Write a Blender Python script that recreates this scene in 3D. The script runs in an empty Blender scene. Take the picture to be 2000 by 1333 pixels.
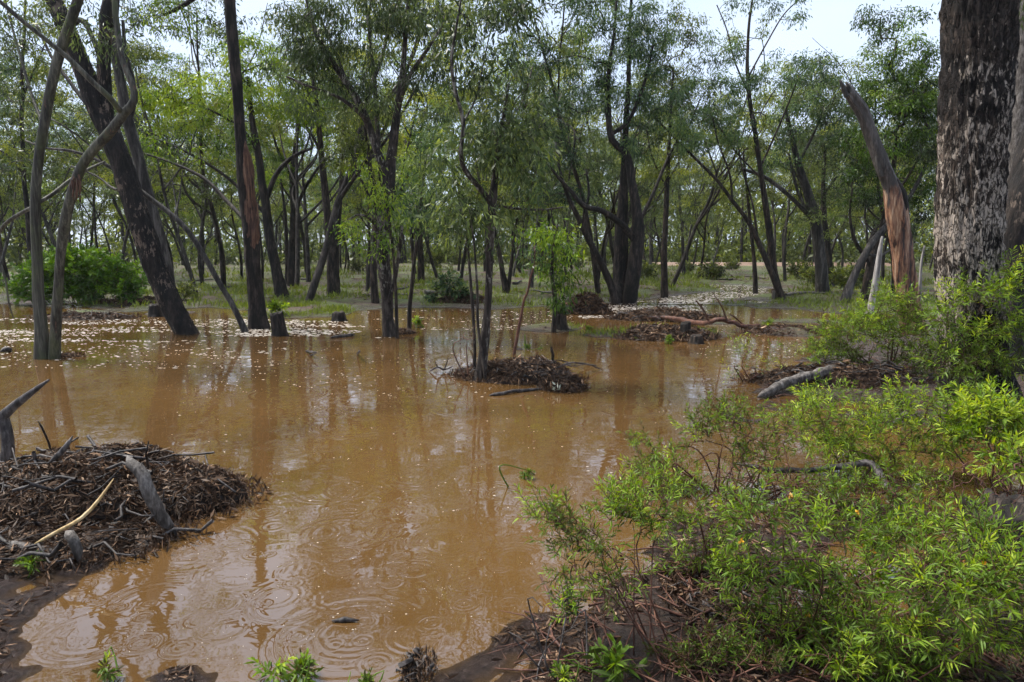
import bpy, math, random
import numpy as np
from mathutils import Vector

# ------------------------------------------------------------------ camera, sky, sun, exposure
S = bpy.context.scene
COL = S.collection
F = 1333.0                      # focal length in photo pixels (photo is 2000 x 1333)
PITCH = math.radians(7.5)
CAM_H = 1.6
cam = bpy.data.objects.new('camera', bpy.data.cameras.new('camera'))
COL.objects.link(cam)
cam.location = (0, 0, CAM_H)
cam.rotation_euler = (math.radians(90) - PITCH, 0, 0)
cam.data.sensor_width = 36
cam.data.lens = 36 * F / 2000
cam.data.clip_end = 2000
cam.data.clip_start = 0.05
S.camera = cam

SUN_EL, SUN_AZ = math.radians(60), math.radians(292)     # azimuth from +Y, clockwise
w = bpy.data.worlds.new('World'); S.world = w
w.use_nodes = True
nt = w.node_tree; nt.nodes.clear()
out = nt.nodes.new('ShaderNodeOutputWorld')
bg = nt.nodes.new('ShaderNodeBackground')
sky = nt.nodes.new('ShaderNodeTexSky')
sky.sky_type = 'NISHITA'; sky.sun_disc = False
sky.sun_elevation = SUN_EL; sky.sun_rotation = SUN_AZ
sky.dust_density = 2.0; sky.air_density = 1.0
tc = nt.nodes.new('ShaderNodeTexCoord')
nz = nt.nodes.new('ShaderNodeTexNoise'); nz.inputs['Scale'].default_value = 2.2; nz.inputs['Detail'].default_value = 5
rmp = nt.nodes.new('ShaderNodeValToRGB')
rmp.color_ramp.elements[0].position = 0.35; rmp.color_ramp.elements[0].color = (0.62, 0.62, 0.62, 1)
rmp.color_ramp.elements[1].position = 0.65; rmp.color_ramp.elements[1].color = (0.92, 0.92, 0.92, 1)
mx = nt.nodes.new('ShaderNodeMix'); mx.data_type = 'RGBA'
mx.inputs['B'].default_value = (5.0, 5.85, 7.3, 1)
nt.links.new(tc.outputs['Generated'], nz.inputs['Vector'])
nt.links.new(nz.outputs['Fac'], rmp.inputs['Fac'])
nt.links.new(rmp.outputs['Color'], mx.inputs['Factor'])
nt.links.new(sky.outputs['Color'], mx.inputs['A'])
nt.links.new(mx.outputs['Result'], bg.inputs['Color'])
bg.inputs['Strength'].default_value = 0.064
nt.links.new(bg.outputs['Background'], out.inputs['Surface'])

sun = bpy.data.objects.new('sun', bpy.data.lights.new('sun', 'SUN'))
COL.objects.link(sun)
sun.data.energy = 3.0
sun.data.angle = math.radians(20)
sun.data.color = (1.0, 0.95, 0.87)
sd_ = Vector((math.sin(SUN_AZ) * math.cos(SUN_EL), math.cos(SUN_AZ) * math.cos(SUN_EL), math.sin(SUN_EL)))
sun.rotation_euler = sd_.to_track_quat('Z', 'Y').to_euler()
S.view_settings.view_transform = 'Standard'
S.view_settings.look = 'None'
S.view_settings.gamma = 1
S.view_settings.exposure = 1.6
S.view_settings.use_curve_mapping = False
S.render.engine = 'CYCLES'
S.cycles.max_bounces = 5
S.cycles.diffuse_bounces = 2
S.cycles.glossy_bounces = 2
S.cycles.transmission_bounces = 3
S.cycles.use_denoising = True
S.cycles.use_adaptive_sampling = True
S.cycles.adaptive_threshold = 0.03

# ------------------------------------------------------------------ pixel <-> place helpers
CP, SP = math.cos(PITCH), math.sin(PITCH)
def ray(px, py):
    x = (px - 1000) / F; z = (666.5 - py) / F
    return np.array([x, CP + z * SP, -SP + z * CP])
def G(px, py, z=0.0):
    d = ray(px, py); t = (z - CAM_H) / d[2]
    return np.array([0, 0, CAM_H]) + d * t
def D(px, py, Y):
    d = ray(px, py); t = Y / d[1]
    return np.array([0, 0, CAM_H]) + d * t
def depth(p): return p[1] * CP - (p[2] - CAM_H) * SP
def mpp(p): return depth(p) / F            # metres per photo pixel at a place

# ------------------------------------------------------------------ noise
def _h(ix, iy, iz, seed):
    n = (ix.astype(np.int64) * 374761393 + iy.astype(np.int64) * 668265263 + iz.astype(np.int64) * 2147483647 + seed * 974711) & 0xffffffff
    n = ((n ^ (n >> 13)) * 1274126177) & 0xffffffff
    n = ((n ^ (n >> 16)) * 2246822519) & 0xffffffff
    return ((n ^ (n >> 15)) & 0xffffff) / float(0xffffff)
def vnoise(p, seed=0):
    p = np.asarray(p, float); i = np.floor(p); f = p - i; f = f * f * (3 - 2 * f)
    r = 0
    for dx in (0, 1):
        for dy in (0, 1):
            for dz in (0, 1):
                wgt = (f[..., 0] if dx else 1 - f[..., 0]) * (f[..., 1] if dy else 1 - f[..., 1]) * (f[..., 2] if dz else 1 - f[..., 2])
                r = r + wgt * _h(i[..., 0] + dx, i[..., 1] + dy, i[..., 2] + dz, seed)
    return r * 2 - 1
def fbm(p, octs=4, seed=0):
    p = np.asarray(p, float); r = 0; a = 1.0; t = 0
    for o in range(octs):
        r = r + a * vnoise(p * 2 ** o, seed + o * 7); t += a; a *= 0.5
    return r / t
def p3(x, y, z=0.0): return np.stack([x, y, np.zeros_like(x) + z], -1)

# ------------------------------------------------------------------ mesh building
class MB:
    """collects quads, tris and a per-vertex tint, then becomes one mesh"""
    def __init__(s): s.v = []; s.q = []; s.t = []; s.c = []; s.n = 0
    def add(s, v, q=None, t=None, c=None):
        v = np.asarray(v, np.float32).reshape(-1, 3)
        if q is not None and len(q): s.q.append(np.asarray(q, np.int32).reshape(-1, 4) + s.n)
        if t is not None and len(t): s.t.append(np.asarray(t, np.int32).reshape(-1, 3) + s.n)
        s.v.append(v)
        if c is None: c = np.full(len(v), 0.5)
        elif np.isscalar(c): c = np.full(len(v), c)
        s.c.append(np.asarray(c, np.float32)); s.n += len(v)
    def mesh(s, name, mat, origin=(0, 0, 0), smooth=True):
        me = bpy.data.meshes.new(name)
        v = np.concatenate(s.v) - np.asarray(origin, np.float32)
        q = np.concatenate(s.q) if s.q else np.zeros((0, 4), np.int32)
        t = np.concatenate(s.t) if s.t else np.zeros((0, 3), np.int32)
        me.vertices.add(len(v)); me.vertices.foreach_set('co', v.astype(np.float32).ravel())
        nl = len(q) * 4 + len(t) * 3
        me.loops.add(nl); me.loops.foreach_set('vertex_index', np.concatenate([q.ravel(), t.ravel()]).astype(np.int32))
        me.polygons.add(len(q) + len(t))
        st = np.concatenate([np.arange(len(q)) * 4, len(q) * 4 + np.arange(len(t)) * 3]).astype(np.int32)
        me.polygons.foreach_set('loop_start', st)
        me.polygons.foreach_set('use_smooth', np.full(len(q) + len(t), smooth))
        a = me.attributes.new('tint', 'FLOAT', 'POINT'); a.data.foreach_set('value', np.concatenate(s.c))
        me.materials.append(mat); me.update(calc_edges=True); me.validate()
        return me
    def obj(s, name, mat, parent=None, origin=(0, 0, 0), smooth=True, place=False):
        o = bpy.data.objects.new(name, s.mesh(name, mat, origin, smooth)); COL.objects.link(o)
        if parent is not None: o.parent = parent
        if place: o.location = origin
        return o

def tag(o, label=None, cat=None, group=None, kind=None):
    if label: o['label'] = label
    if cat: o['category'] = cat
    if group: o['group'] = group
    if kind: o['kind'] = kind
    return o
def empty(name, loc, label, cat, group=None):
    o = bpy.data.objects.new(name, None); COL.objects.link(o)
    o.location = tuple(float(a) for a in loc); o.empty_display_size = 0.2
    return tag(o, label, cat, group)
def copy_thing(src, loc, rz, sc, label=None, group=None):
    r = src.copy(); COL.objects.link(r); r.location = loc; r.rotation_euler = (0, 0, rz); r.scale = sc
    if label: r['label'] = label
    if group: r['group'] = group
    for ch in src.children:
        c = ch.copy(); COL.objects.link(c); c.parent = r
        for g in ch.children:
            d = g.copy(); COL.objects.link(d); d.parent = c
    return r

def resample(pts, rad, step):
    """smooth (Catmull-Rom) resampling of a limb path"""
    P = np.asarray(pts, float); R = np.asarray(rad, float)
    if len(P) < 3: 
        n = max(2, int(np.linalg.norm(P[-1] - P[0]) / step) + 1); t = np.linspace(0, 1, n)[:, None]
        return P[0] + (P[-1] - P[0]) * t, R[0] + (R[-1] - R[0]) * t[:, 0]
    E = np.vstack([2 * P[0] - P[1], P, 2 * P[-1] - P[-2]])
    op, orr = [], []
    for i in range(len(P) - 1):
        n = max(1, int(round(np.linalg.norm(P[i + 1] - P[i]) / step)))
        for k in range(n):
            t = k / n; a, b, c, d = E[i], E[i + 1], E[i + 2], E[i + 3]
            op.append(0.5 * (2 * b + (c - a) * t + (2 * a - 5 * b + 4 * c - d) * t * t + (3 * b - a - 3 * c + d) * t ** 3))
            orr.append(R[i] + (R[i + 1] - R[i]) * t)
    op.append(P[-1]); orr.append(R[-1])
    return np.array(op), np.array(orr)

def frames(P):
    T = np.gradient(P, axis=0); T /= np.linalg.norm(T, axis=1)[:, None] + 1e-9
    n = np.cross(T[0], [0.0, 1.0, 0.0])
    if np.linalg.norm(n) < 0.1: n = np.cross(T[0], [1.0, 0, 0])
    N = [n / np.linalg.norm(n)]
    for i in range(1, len(P)):
        n = N[-1] - T[i] * np.dot(N[-1], T[i]); N.append(n / (np.linalg.norm(n) + 1e-9))
    N = np.array(N); return T, N, np.cross(T, N)

def tube(mb, P, R, sides=8, rough=0.0, scale=1.0, seed=0, c=0.5, cap=True, furrow=0.0, nf=14, vz=1.6):
    P = np.asarray(P, float); R = np.asarray(R, float); n = len(P)
    T, N, B = frames(P)
    a = np.arange(sides) * 2 * math.pi / sides
    dirs = N[:, None] * np.cos(a)[None, :, None] + B[:, None] * np.sin(a)[None, :, None]
    rr = np.repeat(R[:, None], sides, 1)
    if rough:
        rr = rr * (1 + rough * fbm((P[:, None] + dirs * R[:, None, None]) * scale * np.array([1, 1, 0.45]), 3, seed))
    if furrow:
        L = np.concatenate([[0], np.cumsum(np.linalg.norm(np.diff(P, axis=0), axis=1))])
        ca = np.stack([np.cos(a)[None].repeat(n, 0) * nf / 3.0, np.sin(a)[None].repeat(n, 0) * nf / 3.0, np.repeat(L[:, None] * vz, sides, 1)], -1)
        wv = vnoise(ca * 2.0, seed + 3); w2 = vnoise(ca * np.array([4.2, 4.2, 6.0]), seed + 9)
        ridge = 1 - np.abs(wv) * 2.2
        rr = rr * (1 - furrow * np.clip(ridge, 0, 1) + furrow * 0.6 * w2)
    v = (P[:, None] + dirs * rr[:, :, None]).reshape(-1, 3)
    i = np.arange(n - 1)[:, None] * sides; j = np.arange(sides)[None]; k = (j + 1) % sides
    q = np.stack([i + j, i + k, i + sides + k, i + sides + j], -1).reshape(-1, 4)
    t = None
    if cap:
        v = np.vstack([v, P[-1:]]); ti = (n - 1) * sides
        t = np.stack([ti + np.arange(sides), ti + (np.arange(sides) + 1) % sides, np.full(sides, n * sides)], -1)
    mb.add(v, q, t, c)

RNG = np.random.default_rng(11)
def unit(v): return v / (np.linalg.norm(v, axis=-1, keepdims=True) + 1e-9)

def leaves(mb, base, direc, length, width, tint, rng, fold=0.25, curve=0.0):
    """lanceolate leaves: two quads folded along the midrib"""
    n = len(base); direc = unit(direc)
    side = unit(np.cross(direc, rng.normal(size=(n, 3))))
    nrm = np.cross(side, direc)
    L = np.asarray(length)[:, None]; W = np.asarray(width)[:, None]
    m = base + direc * L * 0.42 + nrm * (-fold * W)
    tip = base + direc * L - nrm * (curve * L) + np.array([0, 0, -1.0]) * curve * L
    v = np.stack([base, m + side * W * 0.5 + nrm * fold * W, tip, m - side * W * 0.5 + nrm * fold * W], 1)
    i = np.arange(n)[:, None] * 4
    mb.add(v.reshape(-1, 3), i + np.array([[0, 1, 2, 3]]), None, np.repeat(tint, 4))

def lancet(mb, base, direc, length, width, tint, rng, droop=0.15):
    """near leaves: six points, bent"""
    n = len(base); direc = unit(direc); side = unit(np.cross(direc, rng.normal(size=(n, 3)) + np.array([0, 0, 1.0])))
    L = np.asarray(length)[:, None]; W = np.asarray(width)[:, None]
    dn = np.array([0, 0, -1.0]) * L * droop
    v = np.stack([base, base + direc * L * .35 + side * W * .5, base + direc * L * .35 - side * W * .5,
                  base + direc * L * .72 + side * W * .38 + dn * .4, base + direc * L * .72 - side * W * .38 + dn * .4, base + direc * L + dn], 1)
    i = np.arange(n)[:, None] * 6
    mb.add(v.reshape(-1, 3), i + np.array([[1, 3, 4, 2]]), np.concatenate([i + np.array([[0, 1, 2]]), i + np.array([[3, 5, 4]])]), np.repeat(tint, 6))

# ------------------------------------------------------------------ materials
def mat_new(name):
    m = bpy.data.materials.new(name); m.use_nodes = True
    n = m.node_tree.nodes; n.clear(); o = n.new('ShaderNodeOutputMaterial'); p = n.new('ShaderNodeBsdfPrincipled')
    m.node_tree.links.new(p.outputs[0], o.inputs[0]); return m, m.node_tree, p, o
def ramp(nt, stops, src):
    r = nt.nodes.new('ShaderNodeValToRGB'); e = r.color_ramp.elements
    while len(e) < len(stops): e.new(0.5)
    for el, (pos, col) in zip(e, stops): el.position = pos; el.color = (*col, 1)
    nt.links.new(src, r.inputs['Fac']); return r.outputs['Color']
def noise_node(nt, scale, detail=4, rough=0.55, vec=None, dist=0.0):
    n = nt.nodes.new('ShaderNodeTexNoise'); n.inputs['Scale'].default_value = scale; n.inputs['Detail'].default_value = detail
    n.inputs['Roughness'].default_value = rough; n.inputs['Distortion'].default_value = dist
    if vec is not None: nt.links.new(vec, n.inputs['Vector'])
    return n.outputs['Fac']
def coords(nt, scale=(1, 1, 1), kind='Object'):
    t = nt.nodes.new('ShaderNodeTexCoord'); m = nt.nodes.new('ShaderNodeMapping'); m.inputs['Scale'].default_value = scale
    nt.links.new(t.outputs[kind], m.inputs['Vector']); return m.outputs['Vector']
def mix(nt, fac, a, b):
    m = nt.nodes.new('ShaderNodeMix'); m.data_type = 'RGBA'
    for sock, val in ((m.inputs['Factor'], fac), (m.inputs['A'], a), (m.inputs['B'], b)):
        if hasattr(val, 'is_output'): nt.links.new(val, sock)
        elif isinstance(val, (int, float)): sock.default_value = val
        else: sock.default_value = (*val, 1)
    return m.outputs['Result']
def math_node(nt, op, a, b=None, clamp=False):
    m = nt.nodes.new('ShaderNodeMath'); m.operation = op; m.use_clamp = clamp
    for i, val in enumerate((a, b)):
        if val is None: continue
        if hasattr(val, 'is_output'): nt.links.new(val, m.inputs[i])
        else: m.inputs[i].default_value = val
    return m.outputs[0]
def attr(nt, name='tint'):
    a = nt.nodes.new('ShaderNodeAttribute'); a.attribute_name = name; return a.outputs['Fac']
def bump(nt, p, h, strength, dist):
    b = nt.nodes.new('ShaderNodeBump'); b.inputs['Strength'].default_value = strength; b.inputs['Distance'].default_value = dist
    nt.links.new(h, b.inputs['Height']); nt.links.new(b.outputs[0], p.inputs['Normal']); return b

def leaf_mat(name, stops, trans=0.32, gloss=0.34):
    m, nt, p, o = mat_new(name)
    oi = nt.nodes.new('ShaderNodeObjectInfo')
    f = math_node(nt, 'ADD', attr(nt), math_node(nt, 'MULTIPLY', math_node(nt, 'SUBTRACT', oi.outputs['Random'], 0.5), 0.25), True)
    c = ramp(nt, stops, f)
    nt.links.new(c, p.inputs['Base Color']); p.inputs['Roughness'].default_value = gloss + .06; p.inputs['Specular IOR Level'].default_value = 0.2
    tr = nt.nodes.new('ShaderNodeBsdfTranslucent')
    hs = nt.nodes.new('ShaderNodeHueSaturation'); hs.inputs['Hue'].default_value = 0.485; hs.inputs['Saturation'].default_value = 1.15; hs.inputs['Value'].default_value = 1.5
    nt.links.new(c, hs.inputs['Color']); nt.links.new(hs.outputs[0], tr.inputs['Color'])
    ms = nt.nodes.new('ShaderNodeMixShader'); ms.inputs[0].default_value = trans
    nt.links.new(p.outputs[0], ms.inputs[1]); nt.links.new(tr.outputs[0], ms.inputs[2]); nt.links.new(ms.outputs[0], o.inputs[0])
    return m

def bark_mat(name, dark, mid, pale, pale_amt=0.45, zs=0.25, scale=9.0, rough=0.55, bump_d=0.02, moss=None, patch=None):
    m, nt, p, o = mat_new(name)
    v = coords(nt, (1, 1, zs))
    n1 = noise_node(nt, scale, 6, 0.65, v, 0.4)
    n2 = noise_node(nt, scale * 4.0, 4, 0.65, coords(nt, (1, 1, zs * .5)), 0.3)
    n3 = noise_node(nt, 1.3, 3, 0.6, coords(nt, (1, 1, 0.6)))
    f = math_node(nt, 'ADD', math_node(nt, 'MULTIPLY', n1, 0.6), math_node(nt, 'MULTIPLY', n2, 0.4))
    c = ramp(nt, [(0.42, dark), (0.51, mid), (0.61, pale)], f)
    c2 = ramp(nt, [(0.43, tuple(0.5 * a for a in dark)), (0.58, mid)], f)
    k = ramp(nt, [(pale_amt - 0.08, (0, 0, 0)), (pale_amt + 0.08, (1, 1, 1))], n3)
    c = mix(nt, k, c, c2)
    if patch:
        n4 = noise_node(nt, 2.1, 5, 0.7, coords(nt, (1, 1, 0.8)), 0.3)
        n5 = noise_node(nt, 26, 3, 0.6, v)
        g = math_node(nt, 'ADD', math_node(nt, 'MULTIPLY', n4, 0.62), math_node(nt, 'MULTIPLY', n5, 0.38))
        c = mix(nt, ramp(nt, [(patch[1], (0, 0, 0)), (patch[1] + 0.04, (1, 1, 1))], g), c, patch[0])
    if moss:
        n6 = noise_node(nt, 3.5, 4, 0.6, coords(nt, (1, 1, 0.5)))
        c = mix(nt, ramp(nt, [(0.5, (0, 0, 0)), (0.66, (0.8, 0.8, 0.8))], n6), c, moss)
    nt.links.new(c, p.inputs['Base Color'])
    p.inputs['Roughness'].default_value = min(0.9, rough + 0.22); p.inputs['Specular IOR Level'].default_value = 0.28
    bump(nt, p, f, 1.0, bump_d * 1.8)
    return m

M = {}
M['leaf_grey'] = leaf_mat('leaf_grey_green', [(0.0, (0.014, 0.022, 0.009)), (0.45, (0.052, 0.078, 0.027)), (0.75, (0.112, 0.150, 0.046)), (1.0, (0.20, 0.25, 0.06))])
M['leaf_olive'] = leaf_mat('leaf_olive', [(0.0, (0.016, 0.023, 0.007)), (0.45, (0.062, 0.086, 0.018)), (0.75, (0.145, 0.180, 0.030)), (1.0, (0.26, 0.29, 0.045))])
M['leaf_green'] = leaf_mat('leaf_green', [(0.0, (0.012, 0.024, 0.006)), (0.45, (0.048, 0.094, 0.013)), (0.75, (0.120, 0.205, 0.022)), (1.0, (0.24, 0.32, 0.035))])
M['leaf_teal'] = leaf_mat('leaf_blue_green', [(0.0, (0.012, 0.023, 0.011)), (0.45, (0.042, 0.078, 0.031)), (0.75, (0.095, 0.155, 0.052)), (1.0, (0.20, 0.26, 0.06))])
M['leaf_shrub'] = leaf_mat('leaf_hop_bush', [(0.0, (0.050, 0.038, 0.014)), (0.25, (0.045, 0.062, 0.012)), (0.5, (0.085, 0.150, 0.018)), (0.8, (0.165, 0.260, 0.026)), (1.0, (0.32, 0.40, 0.045))], 0.36, 0.42)
M['leaf_bush'] = leaf_mat('leaf_dense_bush', [(0.0, (0.016, 0.040, 0.008)), (0.5, (0.050, 0.115, 0.014)), (1.0, (0.13, 0.24, 0.024))])
M['leaf_yellow'] = leaf_mat('leaf_yellowing', [(0.0, (0.35, 0.16, 0.015)), (1.0, (0.55, 0.33, 0.04))], 0.3)
M['litter'] = leaf_mat('dead_leaf_litter', [(0.0, (0.012, 0.008, 0.006)), (0.45, (0.052, 0.030, 0.018)), (0.75, (0.13, 0.075, 0.042)), (0.92, (0.26, 0.16, 0.095)), (1.0, (0.42, 0.30, 0.20))], 0.06, 0.55)
M['grass'] = leaf_mat('grass_blade', [(0.0, (0.060, 0.062, 0.016)), (0.5, (0.105, 0.145, 0.024)), (1.0, (0.19, 0.235, 0.04))], 0.3, 0.5)
M['bark_dark'] = bark_mat('bark_wet_black', (0.003, 0.0022, 0.002), (0.013, 0.0092, 0.0072), (0.055, 0.040, 0.031), 0.56)
M['bark_brown'] = bark_mat('bark_wet_brown', (0.004, 0.0028, 0.0022), (0.020, 0.0135, 0.0095), (0.075, 0.053, 0.039), 0.58)
M['bark_lean'] = bark_mat('bark_flaky', (0.004, 0.003, 0.003), (0.014, 0.010, 0.008), (0.045, 0.033, 0.026), 0.46, 0.3, 9, 0.5, 0.03, None, ((0.115, 0.085, 0.064), 0.56))
M['bark_lichen'] = bark_mat('bark_lichen', (0.006, 0.0045, 0.004), (0.024, 0.017, 0.013), (0.075, 0.06, 0.05), 0.6, 0.3, 10, 0.55, 0.02, None, ((0.15, 0.135, 0.115), 0.535))
def ironbark_material():
    m, nt, p, o = mat_new('bark_ironbark')
    v = coords(nt, (1, 1, .36))
    wob = nt.nodes.new('ShaderNodeTexNoise'); wob.inputs['Scale'].default_value = 16; wob.inputs['Detail'].default_value = 3; nt.links.new(v, wob.inputs['Vector'])
    ad = nt.nodes.new('ShaderNodeVectorMath'); ad.operation = 'MULTIPLY_ADD'; nt.links.new(wob.outputs['Color'], ad.inputs[0]); ad.inputs[1].default_value = (.10, .10, .10); nt.links.new(v, ad.inputs[2])
    ce = nt.nodes.new('ShaderNodeTexVoronoi'); ce.feature = 'DISTANCE_TO_EDGE'; ce.inputs['Scale'].default_value = 33; nt.links.new(ad.outputs[0], ce.inputs['Vector'])
    cc = nt.nodes.new('ShaderNodeTexVoronoi'); cc.inputs['Scale'].default_value = 33; nt.links.new(ad.outputs[0], cc.inputs['Vector'])
    sp = nt.nodes.new('ShaderNodeSeparateColor'); nt.links.new(cc.outputs['Color'], sp.inputs[0])
    nb = noise_node(nt, 1.15, 4, .6, coords(nt, (1, 1, .75)), .4); nf = noise_node(nt, 55, 4, .65, v)
    blk = ramp(nt, [(.3, (.003, .0025, .0025)), (.5, (.011, .008, .007)), (.75, (.034, .026, .022))], math_node(nt, 'ADD', math_node(nt, 'MULTIPLY', sp.outputs[0], .30), math_node(nt, 'MULTIPLY', nf, .70)))
    brn = ramp(nt, [(.3, (.006, .0042, .0035)), (.5, (.030, .021, .016)), (.75, (.11, .082, .064))], math_node(nt, 'ADD', math_node(nt, 'MULTIPLY', sp.outputs[1], .30), math_node(nt, 'MULTIPLY', nf, .70)))
    c = mix(nt, ramp(nt, [(.47, (0, 0, 0)), (.58, (1, 1, 1))], nb), blk, brn)
    lich = math_node(nt, 'ADD', math_node(nt, 'MULTIPLY', noise_node(nt, 1.6, 3, .6, coords(nt, (1, 1, 1.1)), .2), .62), math_node(nt, 'ADD', math_node(nt, 'MULTIPLY', sp.outputs[2], .16), math_node(nt, 'MULTIPLY', noise_node(nt, 24, 4, .7, v, .5), .5)))
    sz = nt.nodes.new('ShaderNodeSeparateXYZ'); t = nt.nodes.new('ShaderNodeTexCoord'); nt.links.new(t.outputs['Object'], sz.inputs[0])
    low = math_node(nt, 'MULTIPLY', math_node(nt, 'ABSOLUTE', math_node(nt, 'SUBTRACT', sz.outputs[2], 1.65)), -.10)
    c = mix(nt, ramp(nt, [(.565, (0, 0, 0)), (.625, (.9, .9, .9))], math_node(nt, 'ADD', lich, low)), c, (.34, .285, .235))
    cr = ramp(nt, [(0, (.25, .25, .25)), (.10, (1, 1, 1))], ce.outputs['Distance'])
    c = mix(nt, cr, (.006, .005, .004), c)
    nt.links.new(c, p.inputs['Base Color']); p.inputs['Roughness'].default_value = .85; p.inputs['Specular IOR Level'].default_value = .25
    bump(nt, p, math_node(nt, 'ADD', math_node(nt, 'MULTIPLY', cr, .7), math_node(nt, 'MULTIPLY', nf, .4)), 1.0, .03)
    return m
M['bark_iron'] = ironbark_material()
M['bark_gum'] = bark_mat('bark_smooth_gum', (0.014, 0.011, 0.008), (0.045, 0.042, 0.030), (0.12, 0.11, 0.084), 0.56, 0.07, 11, 0.38, 0.010, (0.060, 0.066, 0.028), ((0.085, 0.045, 0.030), 0.575))
M['bark_grey'] = bark_mat('bark_grey', (0.013, 0.011, 0.010), (0.042, 0.037, 0.033), (0.11, 0.098, 0.088), 0.58, 0.15, 8, 0.5, 0.012)
M['bark_far'] = bark_mat('bark_woodland', (0.008, 0.0065, 0.0055), (0.024, 0.019, 0.016), (0.065, 0.054, 0.046), 0.56, 0.2, 7, 0.6, 0.012)
M['wood_orange'] = bark_mat('stripped_orange_wood', (0.016, 0.008, 0.006), (0.085, 0.040, 0.024), (0.21, 0.12, 0.075), 0.66, 0.08, 7, 0.45, 0.012)
M['wood_pale'] = bark_mat('weathered_pale_wood', (0.10, 0.09, 0.082), (0.25, 0.23, 0.215), (0.42, 0.40, 0.38), 0.66, 0.10, 9, 0.5, 0.01)
M['wood_log'] = bark_mat('weathered_log', (0.035, 0.029, 0.025), (0.090, 0.078, 0.070), (0.20, 0.18, 0.165), 0.62, 0.5, 16, 0.42, 0.01)
M['wood_dark'] = bark_mat('wet_driftwood', (0.010, 0.008, 0.008), (0.045, 0.038, 0.036), (0.13, 0.115, 0.11), 0.55, 0.5, 10, 0.35, 0.01)
M['twig_red'] = bark_mat('reddish_twig', (0.030, 0.012, 0.008), (0.075, 0.030, 0.019), (0.13, 0.062, 0.038), 0.7, 0.5, 14, 0.4, 0.004)
M['stick_tan'] = bark_mat('tan_stick', (0.22, 0.14, 0.06), (0.42, 0.30, 0.14), (0.55, 0.42, 0.24), 0.8, 0.5, 14, 0.45, 0.004)

def ground_material():
    m, nt, p, o = mat_new('wet_ground')
    g = nt.nodes.new('ShaderNodeNewGeometry'); P = g.outputs['Position']
    sx = nt.nodes.new('ShaderNodeSeparateXYZ'); nt.links.new(P, sx.inputs[0])
    nb = noise_node(nt, 0.45, 4, 0.6, P, 0.5); nm = noise_node(nt, 5, 5, 0.65, P, 0.6); nf = noise_node(nt, 46, 5, 0.75, P)
    soil = ramp(nt, [(0.3, (0.028, 0.016, 0.010)), (0.5, (0.060, 0.033, 0.020)), (0.62, (0.105, 0.062, 0.040)), (0.74, (0.16, 0.10, 0.068))],
                math_node(nt, 'ADD', math_node(nt, 'MULTIPLY', nm, 0.55), math_node(nt, 'MULTIPLY', nf, 0.45)))
    grs = ramp(nt, [(0.36, (0.035, 0.042, 0.012)), (0.5, (0.070, 0.095, 0.018)), (0.64, (0.125, 0.155, 0.030))],
               math_node(nt, 'ADD', math_node(nt, 'MULTIPLY', nm, 0.5), math_node(nt, 'MULTIPLY', nf, 0.5)))
    far = ramp(nt, [(0.0, (0, 0, 0)), (1.0, (1, 1, 1))], math_node(nt, 'MULTIPLY', math_node(nt, 'SUBTRACT', sx.outputs[1], 11.0), 0.2, True))
    gm = math_node(nt, 'ADD', math_node(nt, 'MULTIPLY', nb, 0.6), math_node(nt, 'MULTIPLY', nm, 0.4))
    gk = math_node(nt, 'MULTIPLY', ramp(nt, [(0.455, (0, 0, 0)), (0.545, (1, 1, 1))], gm), far)
    c = mix(nt, gk, soil, grs)
    wet = ramp(nt, [(0.0, (1, 1, 1)), (1.0, (0, 0, 0))], math_node(nt, 'MULTIPLY', math_node(nt, 'ADD', sx.outputs[2], 0.0), 16.0, True))
    mud = ramp(nt, [(0.40, (0.014, 0.010, 0.009)), (0.50, (0.042, 0.030, 0.027)), (0.60, (0.095, 0.070, 0.064))], math_node(nt, 'ADD', math_node(nt, 'MULTIPLY', nm, 0.4), math_node(nt, 'MULTIPLY', nf, 0.6)))
    c = mix(nt, math_node(nt, 'MULTIPLY', wet, 0.85), c, mud)
    film = ramp(nt, [(0.0, (1, 1, 1)), (1.0, (0, 0, 0))], math_node(nt, 'MULTIPLY', sx.outputs[2], 150.0, True))
    c = mix(nt, film, c, (0.085, 0.050, 0.023))
    nt.links.new(c, p.inputs['Base Color'])
    rg = math_node(nt, 'SUBTRACT', math_node(nt, 'SUBTRACT', 0.75, math_node(nt, 'MULTIPLY', wet, 0.56)), math_node(nt, 'MULTIPLY', film, 0.10)); nt.links.new(rg, p.inputs['Roughness'])
    bump(nt, p, math_node(nt, 'ADD', math_node(nt, 'MULTIPLY', nm, 1.0), math_node(nt, 'MULTIPLY', nf, 1.1)), 1.0, 0.06)
    return m
M['ground'] = ground_material()

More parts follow.
